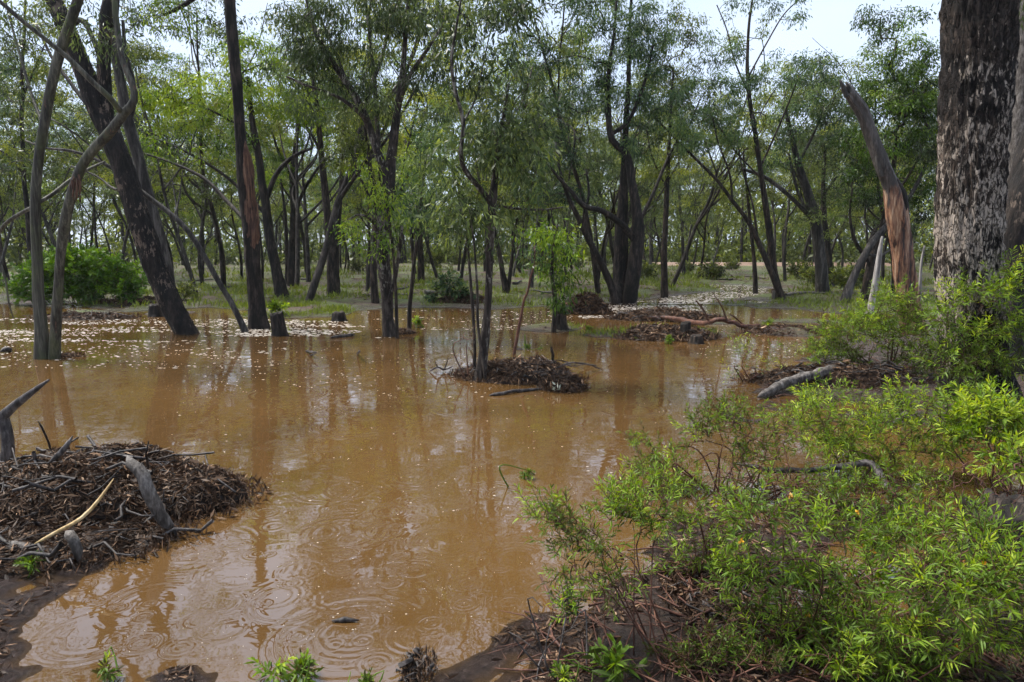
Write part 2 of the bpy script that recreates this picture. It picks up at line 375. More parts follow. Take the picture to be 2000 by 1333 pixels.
RINGS = [(690, 1240, 0.30, 0.055), (690, 1240, 0.13, 0.035), (380, 1070, 0.27, 0.05), (300, 1180, 0.2, 0.04), (880, 1060, 0.2, 0.04), (670, 1040, 0.24, 0.05),
         (700, 830, 0.42, 0.07), (640, 960, 0.2, 0.04), (960, 960, 0.16, 0.035), (480, 1115, 0.22, 0.04), (820, 930, 0.25, 0.05), (560, 1180, 0.16, 0.03),
         (900, 800, 0.3, 0.06), (1010, 1090, 0.14, 0.03), (180, 1240, 0.18, 0.04), (250, 1090, .12, .03), (430, 1180, .1, .028), (560, 770, .4, .07), (1230, 800, .3, .06)]
def water_material():
    m, nt, p, o = mat_new('muddy_flood_water')
    g = nt.nodes.new('ShaderNodeNewGeometry'); P = g.outputs['Position']
    n1 = noise_node(nt, 0.35, 3, 0.5, P, 0.6)
    c = ramp(nt, [(0.35, (0.066, 0.035, 0.0120)), (0.65, (0.104, 0.056, 0.0190))], n1)
    nt.links.new(c, p.inputs['Base Color'])
    p.inputs['Roughness'].default_value = 0.025; p.inputs['IOR'].default_value = 2.15
    # raindrop rings of many drops: each Voronoi cell is one drop
    h = None
    def acc(x):
        nonlocal h
        h = x if h is None else math_node(nt, 'ADD', h, x)
    for sc, k, amp, fall in ((1.3, 110.0, 0.0003, 5.0), (2.9, 160.0, 0.00022, 7.0), (6.0, 230.0, 0.0002, 7.0)):
        vo = nt.nodes.new('ShaderNodeTexVoronoi'); vo.voronoi_dimensions = '2D'; vo.inputs['Scale'].default_value = sc
        nt.links.new(P, vo.inputs['Vector'])
        d = math_node(nt, 'DIVIDE', vo.outputs['Distance'], sc)
        sp = nt.nodes.new('ShaderNodeSeparateColor'); nt.links.new(vo.outputs['Color'], sp.inputs[0])
        R = math_node(nt, 'MULTIPLY', sp.outputs[0], 0.28 / sc * 1.3)
        u = math_node(nt, 'SUBTRACT', d, R)
        env = math_node(nt, 'EXPONENT', math_node(nt, 'MULTIPLY', math_node(nt, 'MULTIPLY', u, u), -900.0))
        s = math_node(nt, 'MULTIPLY', math_node(nt, 'SINE', math_node(nt, 'MULTIPLY', u, k)), env)
        on = math_node(nt, 'GREATER_THAN', sp.outputs[1], 0.45)
        acc(math_node(nt, 'MULTIPLY', math_node(nt, 'MULTIPLY', s, on), amp))
    pm = ramp(nt, [(0.42, (0, 0, 0)), (0.62, (1, 1, 1))], noise_node(nt, 2.6, 2, 0.5, P, 0.4))
    for px, py, R, wd in RINGS:
        q = G(px, py)
        vm = nt.nodes.new('ShaderNodeVectorMath'); vm.operation = 'DISTANCE'; nt.links.new(P, vm.inputs[0]); vm.inputs[1].default_value = tuple(q)
        u = math_node(nt, 'SUBTRACT', vm.outputs['Value'], R)
        env = math_node(nt, 'EXPONENT', math_node(nt, 'MULTIPLY', math_node(nt, 'MULTIPLY', u, u), -0.55 / (wd * wd)))
        acc(math_node(nt, 'MULTIPLY', math_node(nt, 'MULTIPLY', math_node(nt, 'SINE', math_node(nt, 'MULTIPLY', u, 5.2 / wd)), env), math_node(nt, 'MULTIPLY', pm, wd * 0.015)))
    nw = noise_node(nt, 9.0, 2, 0.5, coords(nt, (0.6, 1.0, 1), 'Object'), 0.5)
    acc(math_node(nt, 'MULTIPLY', nw, 0.0008))
    nw2 = noise_node(nt, 2.0, 2, 0.5, coords(nt, (0.5, 1.0, 1), 'Object'), 0.3)
    acc(math_node(nt, 'MULTIPLY', nw2, 0.0030))
    bump(nt, p, h, 1.0, 1.0)
    return m
M['water'] = water_material()
m, nt, p, o = mat_new('foam'); p.inputs['Base Color'].default_value = (0.42, 0.385, 0.34, 1); p.inputs['Roughness'].default_value = 0.4; M['foam'] = m
m, nt, p, o = mat_new('road_clay')
nt.links.new(ramp(nt, [(0.3, (0.16, 0.10, 0.07)), (0.7, (0.25, 0.17, 0.125))], noise_node(nt, 1.5, 4)), p.inputs['Base Color']); p.inputs['Roughness'].default_value = 0.6; M['road'] = m

# ------------------------------------------------------------------ terrain
FAR_SHORE = [(-900, 596), (-200, 598), (60, 600), (140, 596), (200, 606), (250, 612), (330, 607), (420, 606), (470, 610), (560, 618), (640, 622), (690, 607), (760, 604), (860, 604), (960, 602),
             (1050, 600), (1130, 597), (1200, 595), (1260, 592), (1330, 590), (1400, 598), (1500, 602), (1620, 606), (1760, 612), (1900, 622), (2100, 640), (2900, 700)]
_sa = np.array([(G(a, b)[0] / G(a, b)[1], G(a, b)[1]) for a, b in FAR_SHORE])
NEAR_POLY = np.array([G(a, b)[:2] for a, b in [(800, 1600), (1010, 1345), (1090, 1290), (1180, 1220), (1240, 1130), (1300, 1010), (1265, 940), (1370, 860), (1420, 790), (1500, 735), (1570, 695), (1640, 650), (1760, 622), (2100, 640)]] + [np.array([14, 9.]), np.array([14, -6.]), np.array([0.0, -6.])])
LEFT_POLY = np.array([np.array([-9, 2.5]), np.array([-9, 5.5])] + [G(a, b)[:2] for a, b in [(-350, 930), (0, 950), (130, 945), (280, 950), (350, 965), (370, 990), (330, 1035), (250, 1080), (150, 1112), (60, 1130), (-100, 1150), (-300, 1200)]])
STREAM = np.array([G(a, b)[:2] for a, b in [(1230, 603), (1300, 594), (1360, 583), (1420, 575), (1480, 571), (1450, 563), (1410, 558)]])
ISLES = [(1075, 642, .9, 1.0, .10), (1190, 655, .8, .7, .07), (1280, 655, 1.3, .8, .12), (1350, 655, .8, .7, .12), (1320, 622, 1.3, .9, .12), (1400, 632, .8, .5, .06), (1545, 652, .75, .7, .12), (950, 728, .55, .28, .06), (1040, 735, .55, .35, .07),
         (560, 616, 1.4, 1.2, .10), (640, 612, 1.0, 1.5, .08), (640, 655, .35, .25, .015), (780, 652, .4, .3, .03), (160, 612, .9, 1.0, .08), (170, 618, .9, .9, .07), (330, 612, 1.0, .9, .07), (1140, 612, .7, .8, .05), (1560, 628, 1.5, .8, .05), (600, 1345, .2, .10, .012), (120, 700, .18, .18, .02), (1015, 683, .22, .2, .03)]
SHELVES = [(np.array([G(a, b)[:2] for a, b in [(-300, 1060), (60, 1090), (250, 1060), (330, 1070), (220, 1140), (140, 1210), (120, 1300), (60, 1420), (-300, 1420)]]), .006),
           (np.array([G(a, b)[:2] for a, b in [(150, 1420), (180, 1300), (330, 1260), (420, 1230), (470, 1270), (560, 1330), (640, 1420)]]), -.001),
           (np.array([G(a, b)[:2] for a, b in [(680, 1420), (800, 1270), (900, 1235), (1010, 1215), (1080, 1180), (1200, 1080), (1290, 1000), (1320, 1200), (1300, 1420)]]), .009)]
def polysd(pt, poly):
    d = np.full(pt.shape[0], 1e9); ins = np.zeros(pt.shape[0], bool)
    for a, b in zip(poly, np.roll(poly, -1, 0)):
        ab = b - a; t = np.clip(((pt - a) @ ab) / (ab @ ab), 0, 1)
        d = np.minimum(d, np.linalg.norm(pt - (a + t[:, None] * ab), axis=1))
        with np.errstate(divide='ignore', invalid='ignore'):
            c = ((a[1] > pt[:, 1]) != (b[1] > pt[:, 1])) & (pt[:, 0] < (b[0] - a[0]) * (pt[:, 1] - a[1]) / (b[1] - a[1]) + a[0])
        ins ^= c
    return np.where(ins, d, -d)
def linesd(pt, line):
    d = np.full(pt.shape[0], 1e9)
    for a, b in zip(line[:-1], line[1:]):
        ab = b - a; t = np.clip(((pt - a) @ ab) / (ab @ ab), 0, 1)
        d = np.minimum(d, np.linalg.norm(pt - (a + t[:, None] * ab), axis=1))
    return d
def height(x, y):
    x = np.atleast_1d(np.asarray(x, float)); y = np.atleast_1d(np.asarray(y, float)); pt = np.stack([x, y], -1)
    yy = np.maximum(y, 0.5); s = np.interp(x / yy, _sa[:, 0], _sa[:, 1])
    nA = fbm(p3(x * .35, y * .35), 3, 5); nB = fbm(p3(x * 1.7, y * 1.7), 3, 8); nC = fbm(p3(x * .06, y * .06), 2, 4)
    u = (y - s) + nA * 1.2
    nF = fbm(p3(x * .9, y * .9), 3, 33)
    hf = np.where(u < 0, np.maximum(-0.25, u * 0.12), 0.10 * (1 - np.exp(-np.maximum(u, 0) / 2.0)) + np.clip(u - 4, 0, 40) * 0.004) + nB * 0.022 + fbm(p3(x * 4, y * 4), 2, 19) * .014 + np.where(u > 3, nC * 0.12, 0) + np.clip(u, 0, 2) * nF * .05
    st = linesd(pt, STREAM); hf = np.where(st < 2.2, np.minimum(hf, -0.06 + np.clip(st - .9, 0, 2) * 0.25), hf)
    sn = polysd(pt, NEAR_POLY) + nB * 0.10
    nD = fbm(p3(x * 5.5, y * 5.5), 3, 18); nE = fbm(p3(x * 17, y * 17), 2, 28)
    hn = nE * .012 + np.clip(sn * 0.16, -0.25, 0.014) + nA * .045 + nB * 0.03 + nD * .014 + np.clip(sn - 1.8, 0, 3) * 0.03 - .07 * np.exp(-((y - 5.2) / 1.1) ** 2) * (x < 4.2)
    sl = polysd(pt, LEFT_POLY) + nB * 0.06
    hl = np.clip(sl * 0.16, -0.25, 0.06) + nB * 0.02 + nD * .014
    h = np.maximum(np.maximum(hf, hn), hl)
    b = np.clip(-0.5 - y, -1, 1) * 0.1; h = np.where(y < 1.0, np.maximum(h, b), h)
    for poly, lift in SHELVES:
        k = np.clip(polysd(pt, poly) / .22 + nB * .5, -2, 1); h = np.maximum(h, lift + nB * .016 + nD * .020 + nE * .008 - (1 - k) * .035)
    for px, py, rx, ry, hh in ISLES:
        q = G(px, py); h = np.maximum(h, -0.25 + (0.25 + hh) * np.exp(-(((x - q[0]) / rx) ** 2 + ((y - q[1]) / ry) ** 2) * 0.6) + nB * 0.03 * (hh > 0.03))
    return h
def hz(x, y): return float(height(x, y)[0])
def on(px, py):
    """a place on the ground seen at this pixel"""
    q = G(px, py)
    for _ in range(4): q = G(px, py, max(hz(q[0], q[1]), 0.0))
    return q

NX, NY = 480, 520
ux = np.linspace(-1, 1, NX); xs = 220 * np.sinh(ux * 5.6) / math.sinh(5.6)
uy = np.linspace(-0.55, 1, NY); ys = 4 + 300 * np.sinh(uy * 5.6) / math.sinh(5.6)
X, Y = np.meshgrid(xs, ys)
Z = height(X.ravel(), Y.ravel())
i = np.arange(NY - 1)[:, None] * NX + np.arange(NX - 1)[None]
q = np.stack([i, i + 1, i + NX + 1, i + NX], -1).reshape(-1, 4)
mb = MB(); mb.add(np.stack([X.ravel(), Y.ravel(), Z], -1), q)
tag(mb.obj('ground', M['ground']), 'wet red-brown flood plain ground with grass and litter patches', kind='structure')
mb = MB(); mb.add([(-60, -6, 0), (60, -6, 0), (60, 60, 0), (-60, 60, 0)], [[0, 1, 2, 3]])
tag(mb.obj('water', M['water']), 'muddy brown flood water with rain rings', kind='structure')
# far clay road seen between the trunks
mb = MB(); ry = 62.0
rx = np.linspace(13, 34, 80); rz = height(rx, np.full_like(rx, ry)) + 0.5
for k in range(79):
    pass
rv = np.concatenate([np.stack([rx, ry + 0 * rx, rz * 0 + 0.54], -1), np.stack([rx, ry + 3 + 0 * rx, rz * 0 + 0.56], -1), np.stack([rx, ry - 1.5 + 0 * rx, rz * 0 + 0.05], -1)])
kk = np.arange(79)
mb.add(rv, np.concatenate([np.stack([kk, kk + 1, kk + 81, kk + 80], -1), np.stack([kk + 160, kk + 161, kk + 1, kk], -1)]))
tag(mb.obj('road', M['road'], smooth=False), 'pale orange clay road beyond the woodland', kind='structure')

# ------------------------------------------------------------------ plants: skeleton grown to leaf clusters
def grow(limbs, targets, rng, tip_r=0.004, wander=0.12, power=0.42, up=0.15, rmax=0.06):
    """connect every target to the nearest point of what is already grown; returns tubes [(P,R)] and end directions"""
    nodes = np.concatenate([p for p, r in limbs]); lim = np.concatenate([r for p, r in limbs])
    n0 = len(nodes); parent = [-1] * n0; cnt = [0] * n0
    d = np.array([np.min(np.linalg.norm(nodes - t, axis=1)) for t in targets]) if len(targets) else []
    segs = []; ends = []
    cap = n0 + len(targets) * 5 + 8; NN = np.zeros((cap, 3)); NN[:n0] = nodes; n = n0
    owner = np.full(cap, -1)
    for ti in np.argsort(d):
        t = targets[ti]; df = NN[:n] - t
        dist = np.linalg.norm(df, axis=1) + np.maximum(df[:, 2], 0) * 0.5      # rather grow up and out than down
        j = int(np.argmin(dist)); a = NN[j]; L = np.linalg.norm(t - a)
        m = 4; ts = np.linspace(0, 1, m + 1)[:, None]
        mid = a + (t - a) * 0.5 + rng.normal(size=3) * L * wander + np.array([0, 0, up * L])
        path = a * (1 - ts) ** 2 + 2 * mid * ts * (1 - ts) + t * ts ** 2
        path[1:-1] += rng.normal(size=(m - 1, 3)) * L * 0.025
        si = len(segs); segs.append([path, j, owner[j]]); 
        NN[n:n + m] = path[1:]; owner[n:n + m] = si; n += m
        ends.append((path[-1], unit(path[-1] - path[-2])))
    num = np.ones(len(segs))
    for si in range(len(segs) - 1, -1, -1):
        if segs[si][2] >= 0: num[segs[si][2]] += num[si]
    tubes = []
    for si, (path, j, ow) in enumerate(segs):
        r0 = min(tip_r * num[si] ** power, rmax)
        if j < n0: r0 = min(r0, lim[j] * 0.75)
        r1 = max(tip_r * 0.6, min(r0, tip_r * max(1, num[si] - 1) ** power) * 0.55)
        tubes.append((path, np.linspace(r0, r1, len(path))))
    return tubes, ends

def lobe_pts(c, r, n, rng, shell=0.55):
    v = unit(rng.normal(size=(n, 3))); k = (shell + (1 - shell) * rng.random(n)) ** 0.8 * rng.random(n) ** 0.15
    return np.asarray(c) + v * k[:, None] * np.asarray(r)

def hang_leaves(mb, pts, tones, per, rng, size=0.35, ll=0.10, lw=0.022, droop=0.8):
    n = len(pts); base = np.repeat(pts, per, 0)
    off = rng.normal(size=(n * per, 3)) * size * np.array([0.55, 0.55, 0.40])
    base = base + off
    dr = unit(off) * 0.5 + np.array([0, 0, -droop]) + rng.normal(size=(n * per, 3)) * 0.45
    L = ll * rng.uniform(0.6, 1.3, n * per); tint = np.clip(np.repeat(tones, per) + rng.normal(size=n * per) * 0.10 + off[:, 2] / size * 0.06, 0, 1)
    leaves(mb, base, dr, L, L * (lw / ll) * rng.uniform(0.8, 1.25, n * per), tint, rng)

def tuft_leaves(mb, ends, tones, per, rng, span=0.16, ll=0.06, lw=0.008, upb=0.5):
    P = np.array([e[0] for e in ends]); Dn = unit(np.array([e[1] for e in ends]) + np.array([0, 0, upb]) + rng.normal(size=(len(ends), 3)) * 0.25)
    n = len(P); t = np.tile(np.linspace(-0.15, 1, per), n) ; base = np.repeat(P, per, 0) + np.repeat(Dn, per, 0) * (t * span)[:, None]
    rad = rng.normal(size=(n * per, 3)); DD = np.repeat(Dn, per, 0); rad = unit(rad - DD * np.sum(rad * DD, 1)[:, None])
    dr = DD * (0.35 + 0.7 * np.clip(t, 0, 1))[:, None] + rad * 0.75
    L = ll * rng.uniform(0.6, 1.25, n * per) * (1.0 - 0.25 * np.clip(t, 0, 1)); tint = np.clip(np.repeat(tones, per) + rng.normal(size=n * per) * 0.09 + t * 0.12, 0, 1)
    lancet(mb, base, dr, L, lw * rng.uniform(0.7, 1.3, n * per), np.where(rng.random(n * per) < .05, rng.uniform(0, .12, n * per), tint), rng)
    return P, Dn, span

SEED = [100]
def limb_px(Yd, pts):
    """limb traced as (px, py, width px[, depth offset])"""
    P, R = [], []
    for k in pts:
        p = D(k[0], k[1], Yd + (k[3] if len(k) > 3 else 0)); P.append(p); R.append(k[2] * 0.5 * mpp(p))
    return np.array(P), np.array(R)
def plant_tree(name, label, Yd, trunk, limbs=(), lobes=(), bark='bark_dark', leaf='leaf_grey', per=60, ll=0.10, lw=0.02, size=0.35, sides=14,
               group=None, cat='tree', ws=1.0, rough=0.14, furrow=0.09, step=0.18, tip_r=0.005, nf=14, limb_mat=None, droop=.8, extra=None, flare=0.18):
    """one tree: trunk, each limb, branchwork, crown. lobes: (px, py, rx px, ry px, clusters, tone[, depth offset])"""
    SEED[0] += 1; rng = np.random.default_rng(SEED[0])
    tp, tr = limb_px(Yd, trunk); tr = tr * ws
    gz = hz(tp[0][0], tp[0][1])
    root_pt = np.array([tp[0][0], tp[0][1], max(min(gz, tp[0][2]), -0.25)])
    down = tp[0] - unit(tp[1] - tp[0]) * 0.35; 
    if down[2] > root_pt[2] - 0.1: down[2] = root_pt[2] - 0.15
    tr[0] *= 1 + flare
    tp = np.vstack([down, tp]); tr = np.concatenate([[tr[0] * (1 + flare)], tr])
    root = empty(name, root_pt, label, cat, group)
    allp = []
    P, R = resample(tp, tr, step); P[2:] += fbm(P[2:] * 1.1, 2, SEED[0])[:, None] * np.array([0.03, 0.03, 0])
    mb = MB(); tube(mb, P, R, sides, rough, 2.2, SEED[0], 0.5, True, furrow, nf); mb.obj('trunk', M[bark], root, root_pt); allp.append((P, R))
    for k, lp in enumerate(limbs):
        q, r = limb_px(Yd, lp); q, r = resample(q, r * ws, step)
        mb = MB(); tube(mb, q, r, max(6, sides - 4), rough, 2.5, SEED[0] + k, 0.5, True, furrow, nf); mb.obj('limb', M[limb_mat or bark], root, root_pt); allp.append((q, r))
    if lobes:
        T, tones = [], []
        for lo in lobes:
            px, py, rx, ry, n, tone = lo[:6]; dy = lo[6] if len(lo) > 6 else 0
            c = D(px, py, Yd + dy); m = mpp(c)
            T.append(lobe_pts(c, (rx * m, max(rx, ry) * m * 0.9, ry * m), n, rng)); tones.append(np.clip(tone + .04 + rng.normal(size=n) * 0.2, 0.02, 0.98))
        T = np.concatenate(T); tones = np.concatenate(tones)
        T[:, 2] = np.maximum(T[:, 2], 0.5)
        tubes, ends = grow(allp, T, rng, tip_r)
        mb = MB()
        for q, r in tubes: tube(mb, q, r, 5, cap=False)
        tag(mb.obj('branchwork', M[limb_mat or bark], root, root_pt), kind='stuff')
        mb = MB(); hang_leaves(mb, T, tones, per, rng, size, ll, lw, droop); mb.obj('crown', M[leaf], root, root_pt, smooth=False)
    return root

# ------------------------------------------------------------------ the trees one can tell apart
def Yof(px, py): return float(on(px, py)[1])

y1 = Yof(92, 700)
t = plant_tree('forked_gum_tree', 'smooth olive-grey gum forking at the waterline into two stems, left edge of the water', y1,
    [(86, 702, 48), (83, 640, 42), (76, 560, 36), (72, 480, 34), (70, 400, 33), (76, 320, 32), (86, 250, 32), (100, 170, 33), (122, 90, 34), (145, 30, 33), (168, -40, 32), (190, -140, 26), (200, -260, 18)],
    [[(106, 706, 40), (109, 640, 35, -.1), (114, 560, 31, -.15), (118, 500, 31, -.2), (126, 440, 35, -.25), (140, 380, 33, -.3), (160, 325, 32, -.3), (185, 290, 33, -.3), (215, 258, 34, -.3), (240, 225, 31, -.3), (262, 196, 26, -.3), (258, 165, 22, -.3), (240, 120, 20, -.3), (230, 60, 20, -.2), (224, 0, 19, -.2), (232, -90, 16), (250, -200, 10)],
     [(240, 224, 20, -.3), (215, 192, 20, -.5), (180, 160, 19, -.6), (140, 120, 18, -.7), (95, 82, 16, -.8), (45, 42, 16, -.9), (-10, -5, 14, -1), (-90, -70, 10, -1)],
     [(72, 402, 15), (50, 412, 14, .1), (20, 430, 13, .2), (0, 452, 12, .3), (-25, 505, 10, .3)],
     [(76, 396, 14), (105, 378, 13, .2), (140, 350, 12, .4), (175, 330, 11, .6), (205, 316, 8, .8)],
     [(-30, 470, 9, .2), (0, 515, 8, .2), (11, 550, 7, .2), (17, 590, 6, .2), (26, 622, 4, .2)],
     [(86, 250, 12), (60, 180, 10, .3), (40, 110, 9, .5), (20, 40, 7, .7), (0, -40, 5, .8)]],
    [(40, 60, 110, 60, 10, .35), (200, -150, 170, 90, 17, .45), (20, -120, 160, 90, 15, .42), (235, 70, 60, 50, 5, .4), (10, 170, 60, 50, 5, .35)],
    ws=0.55, bark='bark_gum', leaf='leaf_grey', per=70, sides=20, furrow=0.02, rough=0.08, step=0.12)
# torn bark where the near stem was broken
mb = MB(); rng = np.random.default_rng(5)
c = D(147, 352, y1 - 0.45)
for k in range(9):
    a = c + rng.normal(size=3) * 0.03; b = a + np.array([rng.normal() * .05, -0.03, -rng.uniform(.12, .3)])
    tube(mb, [a, (a + b) / 2 + rng.normal(size=3) * .02, b], [.016, .012, .004], 4)
mb.obj('torn_bark', M['wood_orange'], [c_ for c_ in t.children if c_.name.startswith('limb')][0], np.array(t.location))

y2 = Yof(362, 652)
plant_tree('leaning_box_tree', 'thick dark flaky-barked tree leaning left out of the foam', y2,
    [(366, 655, 62), (346, 620, 70), (326, 580, 74), (306, 530, 78), (286, 470, 78), (263, 400, 76), (240, 330, 72), (215, 265, 70), (188, 200, 67), (160, 130, 64), (130, 60, 60), (105, 0, 54), (80, -70, 48), (55, -160, 40), (40, -260, 30)],
    [[(214, 250, 40), (206, 190, 42), (203, 120, 44), (208, 50, 45), (218, -10, 43), (232, -100, 36), (250, -220, 24)],
     [(205, 245, 16), (165, 198, 15, .2), (130, 152, 13, .4), (100, 110, 10, .6), (72, 50, 8, .8)],
     [(130, 60, 20), (160, 40, 18, -.3), (185, 85, 15, -.5), (195, 120, 12, -.6)],
     [(80, -70, 24), (20, -110, 18, .4), (-60, -140, 12, .8)]],
    [(60, -190, 170, 90, 22, .40), (250, -210, 170, 80, 22, .45), (430, -260, 120, 60, 11, .45), (30, 70, 70, 60, 8, .35), (-60, -60, 90, 90, 20, .4)],
    ws=0.57, bark='bark_lean', leaf='leaf_grey', per=70, sides=40, furrow=0.13, rough=0.16, step=0.07, nf=20)
y2b = y2 + 1.3
plant_tree('grey_leaning_tree', 'slimmer grey trunk leaning behind the thick flaky tree', y2b,
    [(345, 628, 40), (330, 560, 44), (313, 480, 46), (299, 420, 44), (285, 370, 40), (268, 300, 38), (250, 235, 36), (238, 170, 33), (226, 110, 30), (222, 60, 28), (228, 0, 26), (240, -100, 20), (250, -200, 12)],
    [[(252, 240, 18), (262, 200, 17), (258, 150, 15), (245, 100, 13), (240, 40, 11)]],
    [(280, -120, 130, 70, 15, .5), (180, -230, 110, 60, 9, .45)], ws=0.56, bark='bark_grey', leaf='leaf_olive', per=60, sides=18)
y3 = Yof(480, 648)
plant_tree('curved_sapling', 'thin bare trunk arching left from the foam between two dark trees', y3,
    [(481, 652, 20), (466, 618, 19), (428, 551, 18), (393, 490, 18), (357, 439, 17), (306, 398, 16), (260, 362, 14), (204, 321, 12), (143, 296, 10), (92, 290, 7), (50, 275, 5)],
    [[(260, 362, 9), (225, 370, 8, .3), (190, 345, 6, .5), (140, 325, 5, .6)], [(204, 321, 7), (170, 280, 6, -.2), (130, 250, 5, -.3), (95, 230, 4, -.3)]],
    [(50, 250, 70, 60, 9, .35), (110, 210, 50, 40, 5, .35), (20, 330, 60, 50, 7, .4)], ws=0.62, bark='bark_grey', leaf='leaf_grey', per=45, sides=10, furrow=0.02)
y4 = Yof(505, 641)
t4 = plant_tree('straight_dark_tree', 'tall straight dark trunk with an orange stripped streak, behind the round stump', y4,
    [(507, 643, 40), (501, 590, 35), (496, 540, 33), (490, 470, 36), (486, 425, 37), (480, 380, 32), (474, 320, 27), (467, 240, 24), (462, 160, 24), (456, 80, 25), (450, 0, 23), (446, -100, 21), (440, -250, 19), (430, -380, 12)],
    [[(447, -60, 14), (400, -20, 12, -.3), (360, 10, 9, -.5), (320, 30, 6, -.6)], [(450, -20, 12), (500, -60, 10, .4), (560, -100, 7, .6)], [(488, 440, 10), (445, 395, 9, .5), (400, 350, 8, .8), (340, 320, 6, 1), (280, 300, 4, 1.2)]],
    [(340, 20, 75, 42, 16, .75, -.5), (430, -200, 150, 110, 22, .5), (540, -120, 80, 60, 9, .5), (320, -100, 80, 60, 9, .5), (320, 290, 70, 30, 10, .6, 1.1)],
    ws=.9, bark='bark_dark', leaf='leaf_green', per=60, sides=26, furrow=0.10, step=0.09, nf=16)
P, R = resample(*limb_px(y4 - .03, [(490, 500, 20), (492, 450, 26), (489, 400, 28), (484, 350, 24), (480, 300, 16), (478, 275, 4)]), 0.08)
mb = MB(); tube(mb, P, R * .97, 40, 0.55, 7, 77, .5, True, .16, 12); mb.obj('stripped_wood', M['wood_orange'], [c_ for c_ in t4.children if c_.name.startswith('trunk')][0], np.array(t4.location))

y5 = Yof(762, 657)
plant_tree('lichen_tree', 'lichen-flecked trunk standing in water with bright green leaf tufts halfway up', y5,
    [(763, 659, 38), (759, 620, 34), (757, 580, 34), (753, 540, 36), (749, 490, 38), (751, 430, 40), (756, 380, 39), (760, 340, 34), (767, 280, 25), (777, 210, 20), (785, 150, 18), (792, 80, 14), (800, 0, 12), (810, -100, 8)],
    [[(757, 352, 26), (736, 292, 22), (715, 232, 22), (690, 182, 20), (655, 130, 18), (630, 90, 16), (612, 50, 14), (600, 5, 10), (590, -50, 6)],
     [(745, 325, 14), (738, 260, 13, .3), (733, 180, 12, .5), (725, 100, 10, .7), (715, 10, 8, .8), (700, -80, 5, .9)],
     [(720, 240, 12), (690, 210, 11, -.3), (650, 185, 9, -.5), (600, 168, 7, -.7), (560, 150, 5, -.8)],
     [(776, 215, 12), (800, 150, 11, -.3), (840, 90, 9, -.5), (870, 40, 6, -.6)],
     [(760, 590, 14, -.1), (772, 540, 12, -.2), (780, 490, 10, -.25), (786, 440, 7, -.3)],
     [(748, 470, 9), (725, 430, 8, -.2), (700, 420, 6, -.3), (680, 430, 4, -.4)]],
    [(720, 40, 120, 75, 46, .42), (615, 70, 80, 70, 30, .38), (830, 30, 90, 70, 30, .42), (770, -90, 180, 90, 22, .45), (760, 170, 90, 60, 16, .40), (645, 195, 80, 50, 14, .45), (570, 130, 60, 60, 12, .4), (840, 170, 50, 80, 12, .42)],
    ws=0.70, bark='bark_lichen', leaf='leaf_grey', per=92, size=.215, ll=0.11, lw=0.022, sides=26, furrow=0.12, step=0.08, rough=.16, droop=1.1)
def epicormic(name, label, Yd, stem, lobes, leaf='leaf_green', bark='bark_brown', per=34, size=.22, ll=.085, lw=.024, **k):
    return plant_tree(name, label, Yd, stem, (), lobes, bark=bark, leaf=leaf, per=per, size=size, ll=ll, lw=lw, sides=8, furrow=0, step=.1, tip_r=.003, **k)
epicormic('leafy_sucker', 'bright yellow-green sucker growth clinging to the lichen-flecked trunk', y5 - .35, [(775, 650, 6), (772, 560, 6), (765, 470, 6), (755, 400, 5)],
    [(742, 385, 46, 36, 15, .66), (690, 450, 40, 28, 9, .62), (770, 430, 34, 30, 7, .5), (735, 480, 44, 30, 7, .5), (720, 330, 40, 30, 5, .6)], cat='sapling')
epicormic('blue_green_sapling', 'blue-green leafy sapling right of the lichen-flecked trunk', y5 + 1.2, [(800, 610, 7), (808, 520, 7), (815, 440, 6), (825, 360, 5), (835, 290, 4)],
    [(830, 330, 55, 60, 40, .5), (800, 400, 45, 50, 24, .45), (850, 240, 40, 45, 20, .62), (845, 430, 40, 40, 18, .4)], leaf='leaf_teal', cat='sapling')

y6 = Yof(940, 744)
plant_tree('slender_island_tree', 'slender tree on the debris islet with large hanging leaves', y6,
    [(938, 748, 30), (943, 700, 27), (946, 650, 25), (950, 600, 22), (953, 550, 20), (956, 480, 22), (960, 420, 25), (963, 382, 24), (968, 330, 16), (975, 270, 13), (985, 215, 9), (994, 168, 5)],
    [[(960, 398, 18), (932, 362, 15, -.1), (908, 332, 14, -.15), (900, 298, 12, -.2), (905, 240, 11, -.2), (890, 180, 10, -.2), (882, 120, 9, -.2), (890, 60, 7, -.2), (900, 0, 6, -.2), (905, -70, 4)],
     [(928, 742, 10, .1), (926, 650, 9, .1), (920, 560, 8, .15), (915, 500, 7, .2), (912, 440, 5, .2)],
     [(948, 738, 9, -.1), (934, 640, 8, -.1), (932, 560, 7, -.1), (925, 470, 5, -.1), (915, 400, 4)],
     [(975, 275, 7), (1000, 230, 6, .2), (1025, 190, 5, .3), (1040, 130, 4, .4)],
     [(905, 240, 6), (930, 190, 5, .1), (945, 120, 4, .2), (960, 50, 3, .3)],
     [(960, 400, 8), (1010, 408, 7, .3), (1060, 410, 6, .5), (1100, 405, 4, .6)]],
    [(965, 270, 75, 60, 40, .46), (1030, 320, 45, 80, 22, .48), (900, 420, 60, 60, 24, .46), (945, 420, 60, 60, 12, .38), (960, 140, 80, 60, 16, .34), (890, 60, 60, 60, 16, .32), (985, 20, 60, 50, 14, .32), (870, 330, 50, 50, 14, .45), (940, -90, 110, 60, 9, .4), (1040, 200, 40, 50, 12, .4)],
    ws=0.72, bark='bark_lichen', leaf='leaf_grey', per=34, ll=0.105, lw=0.024, size=0.24, sides=18, furrow=0.08, step=0.07, tip_r=0.003, droop=.8)
y6b = Yof(1008, 692)
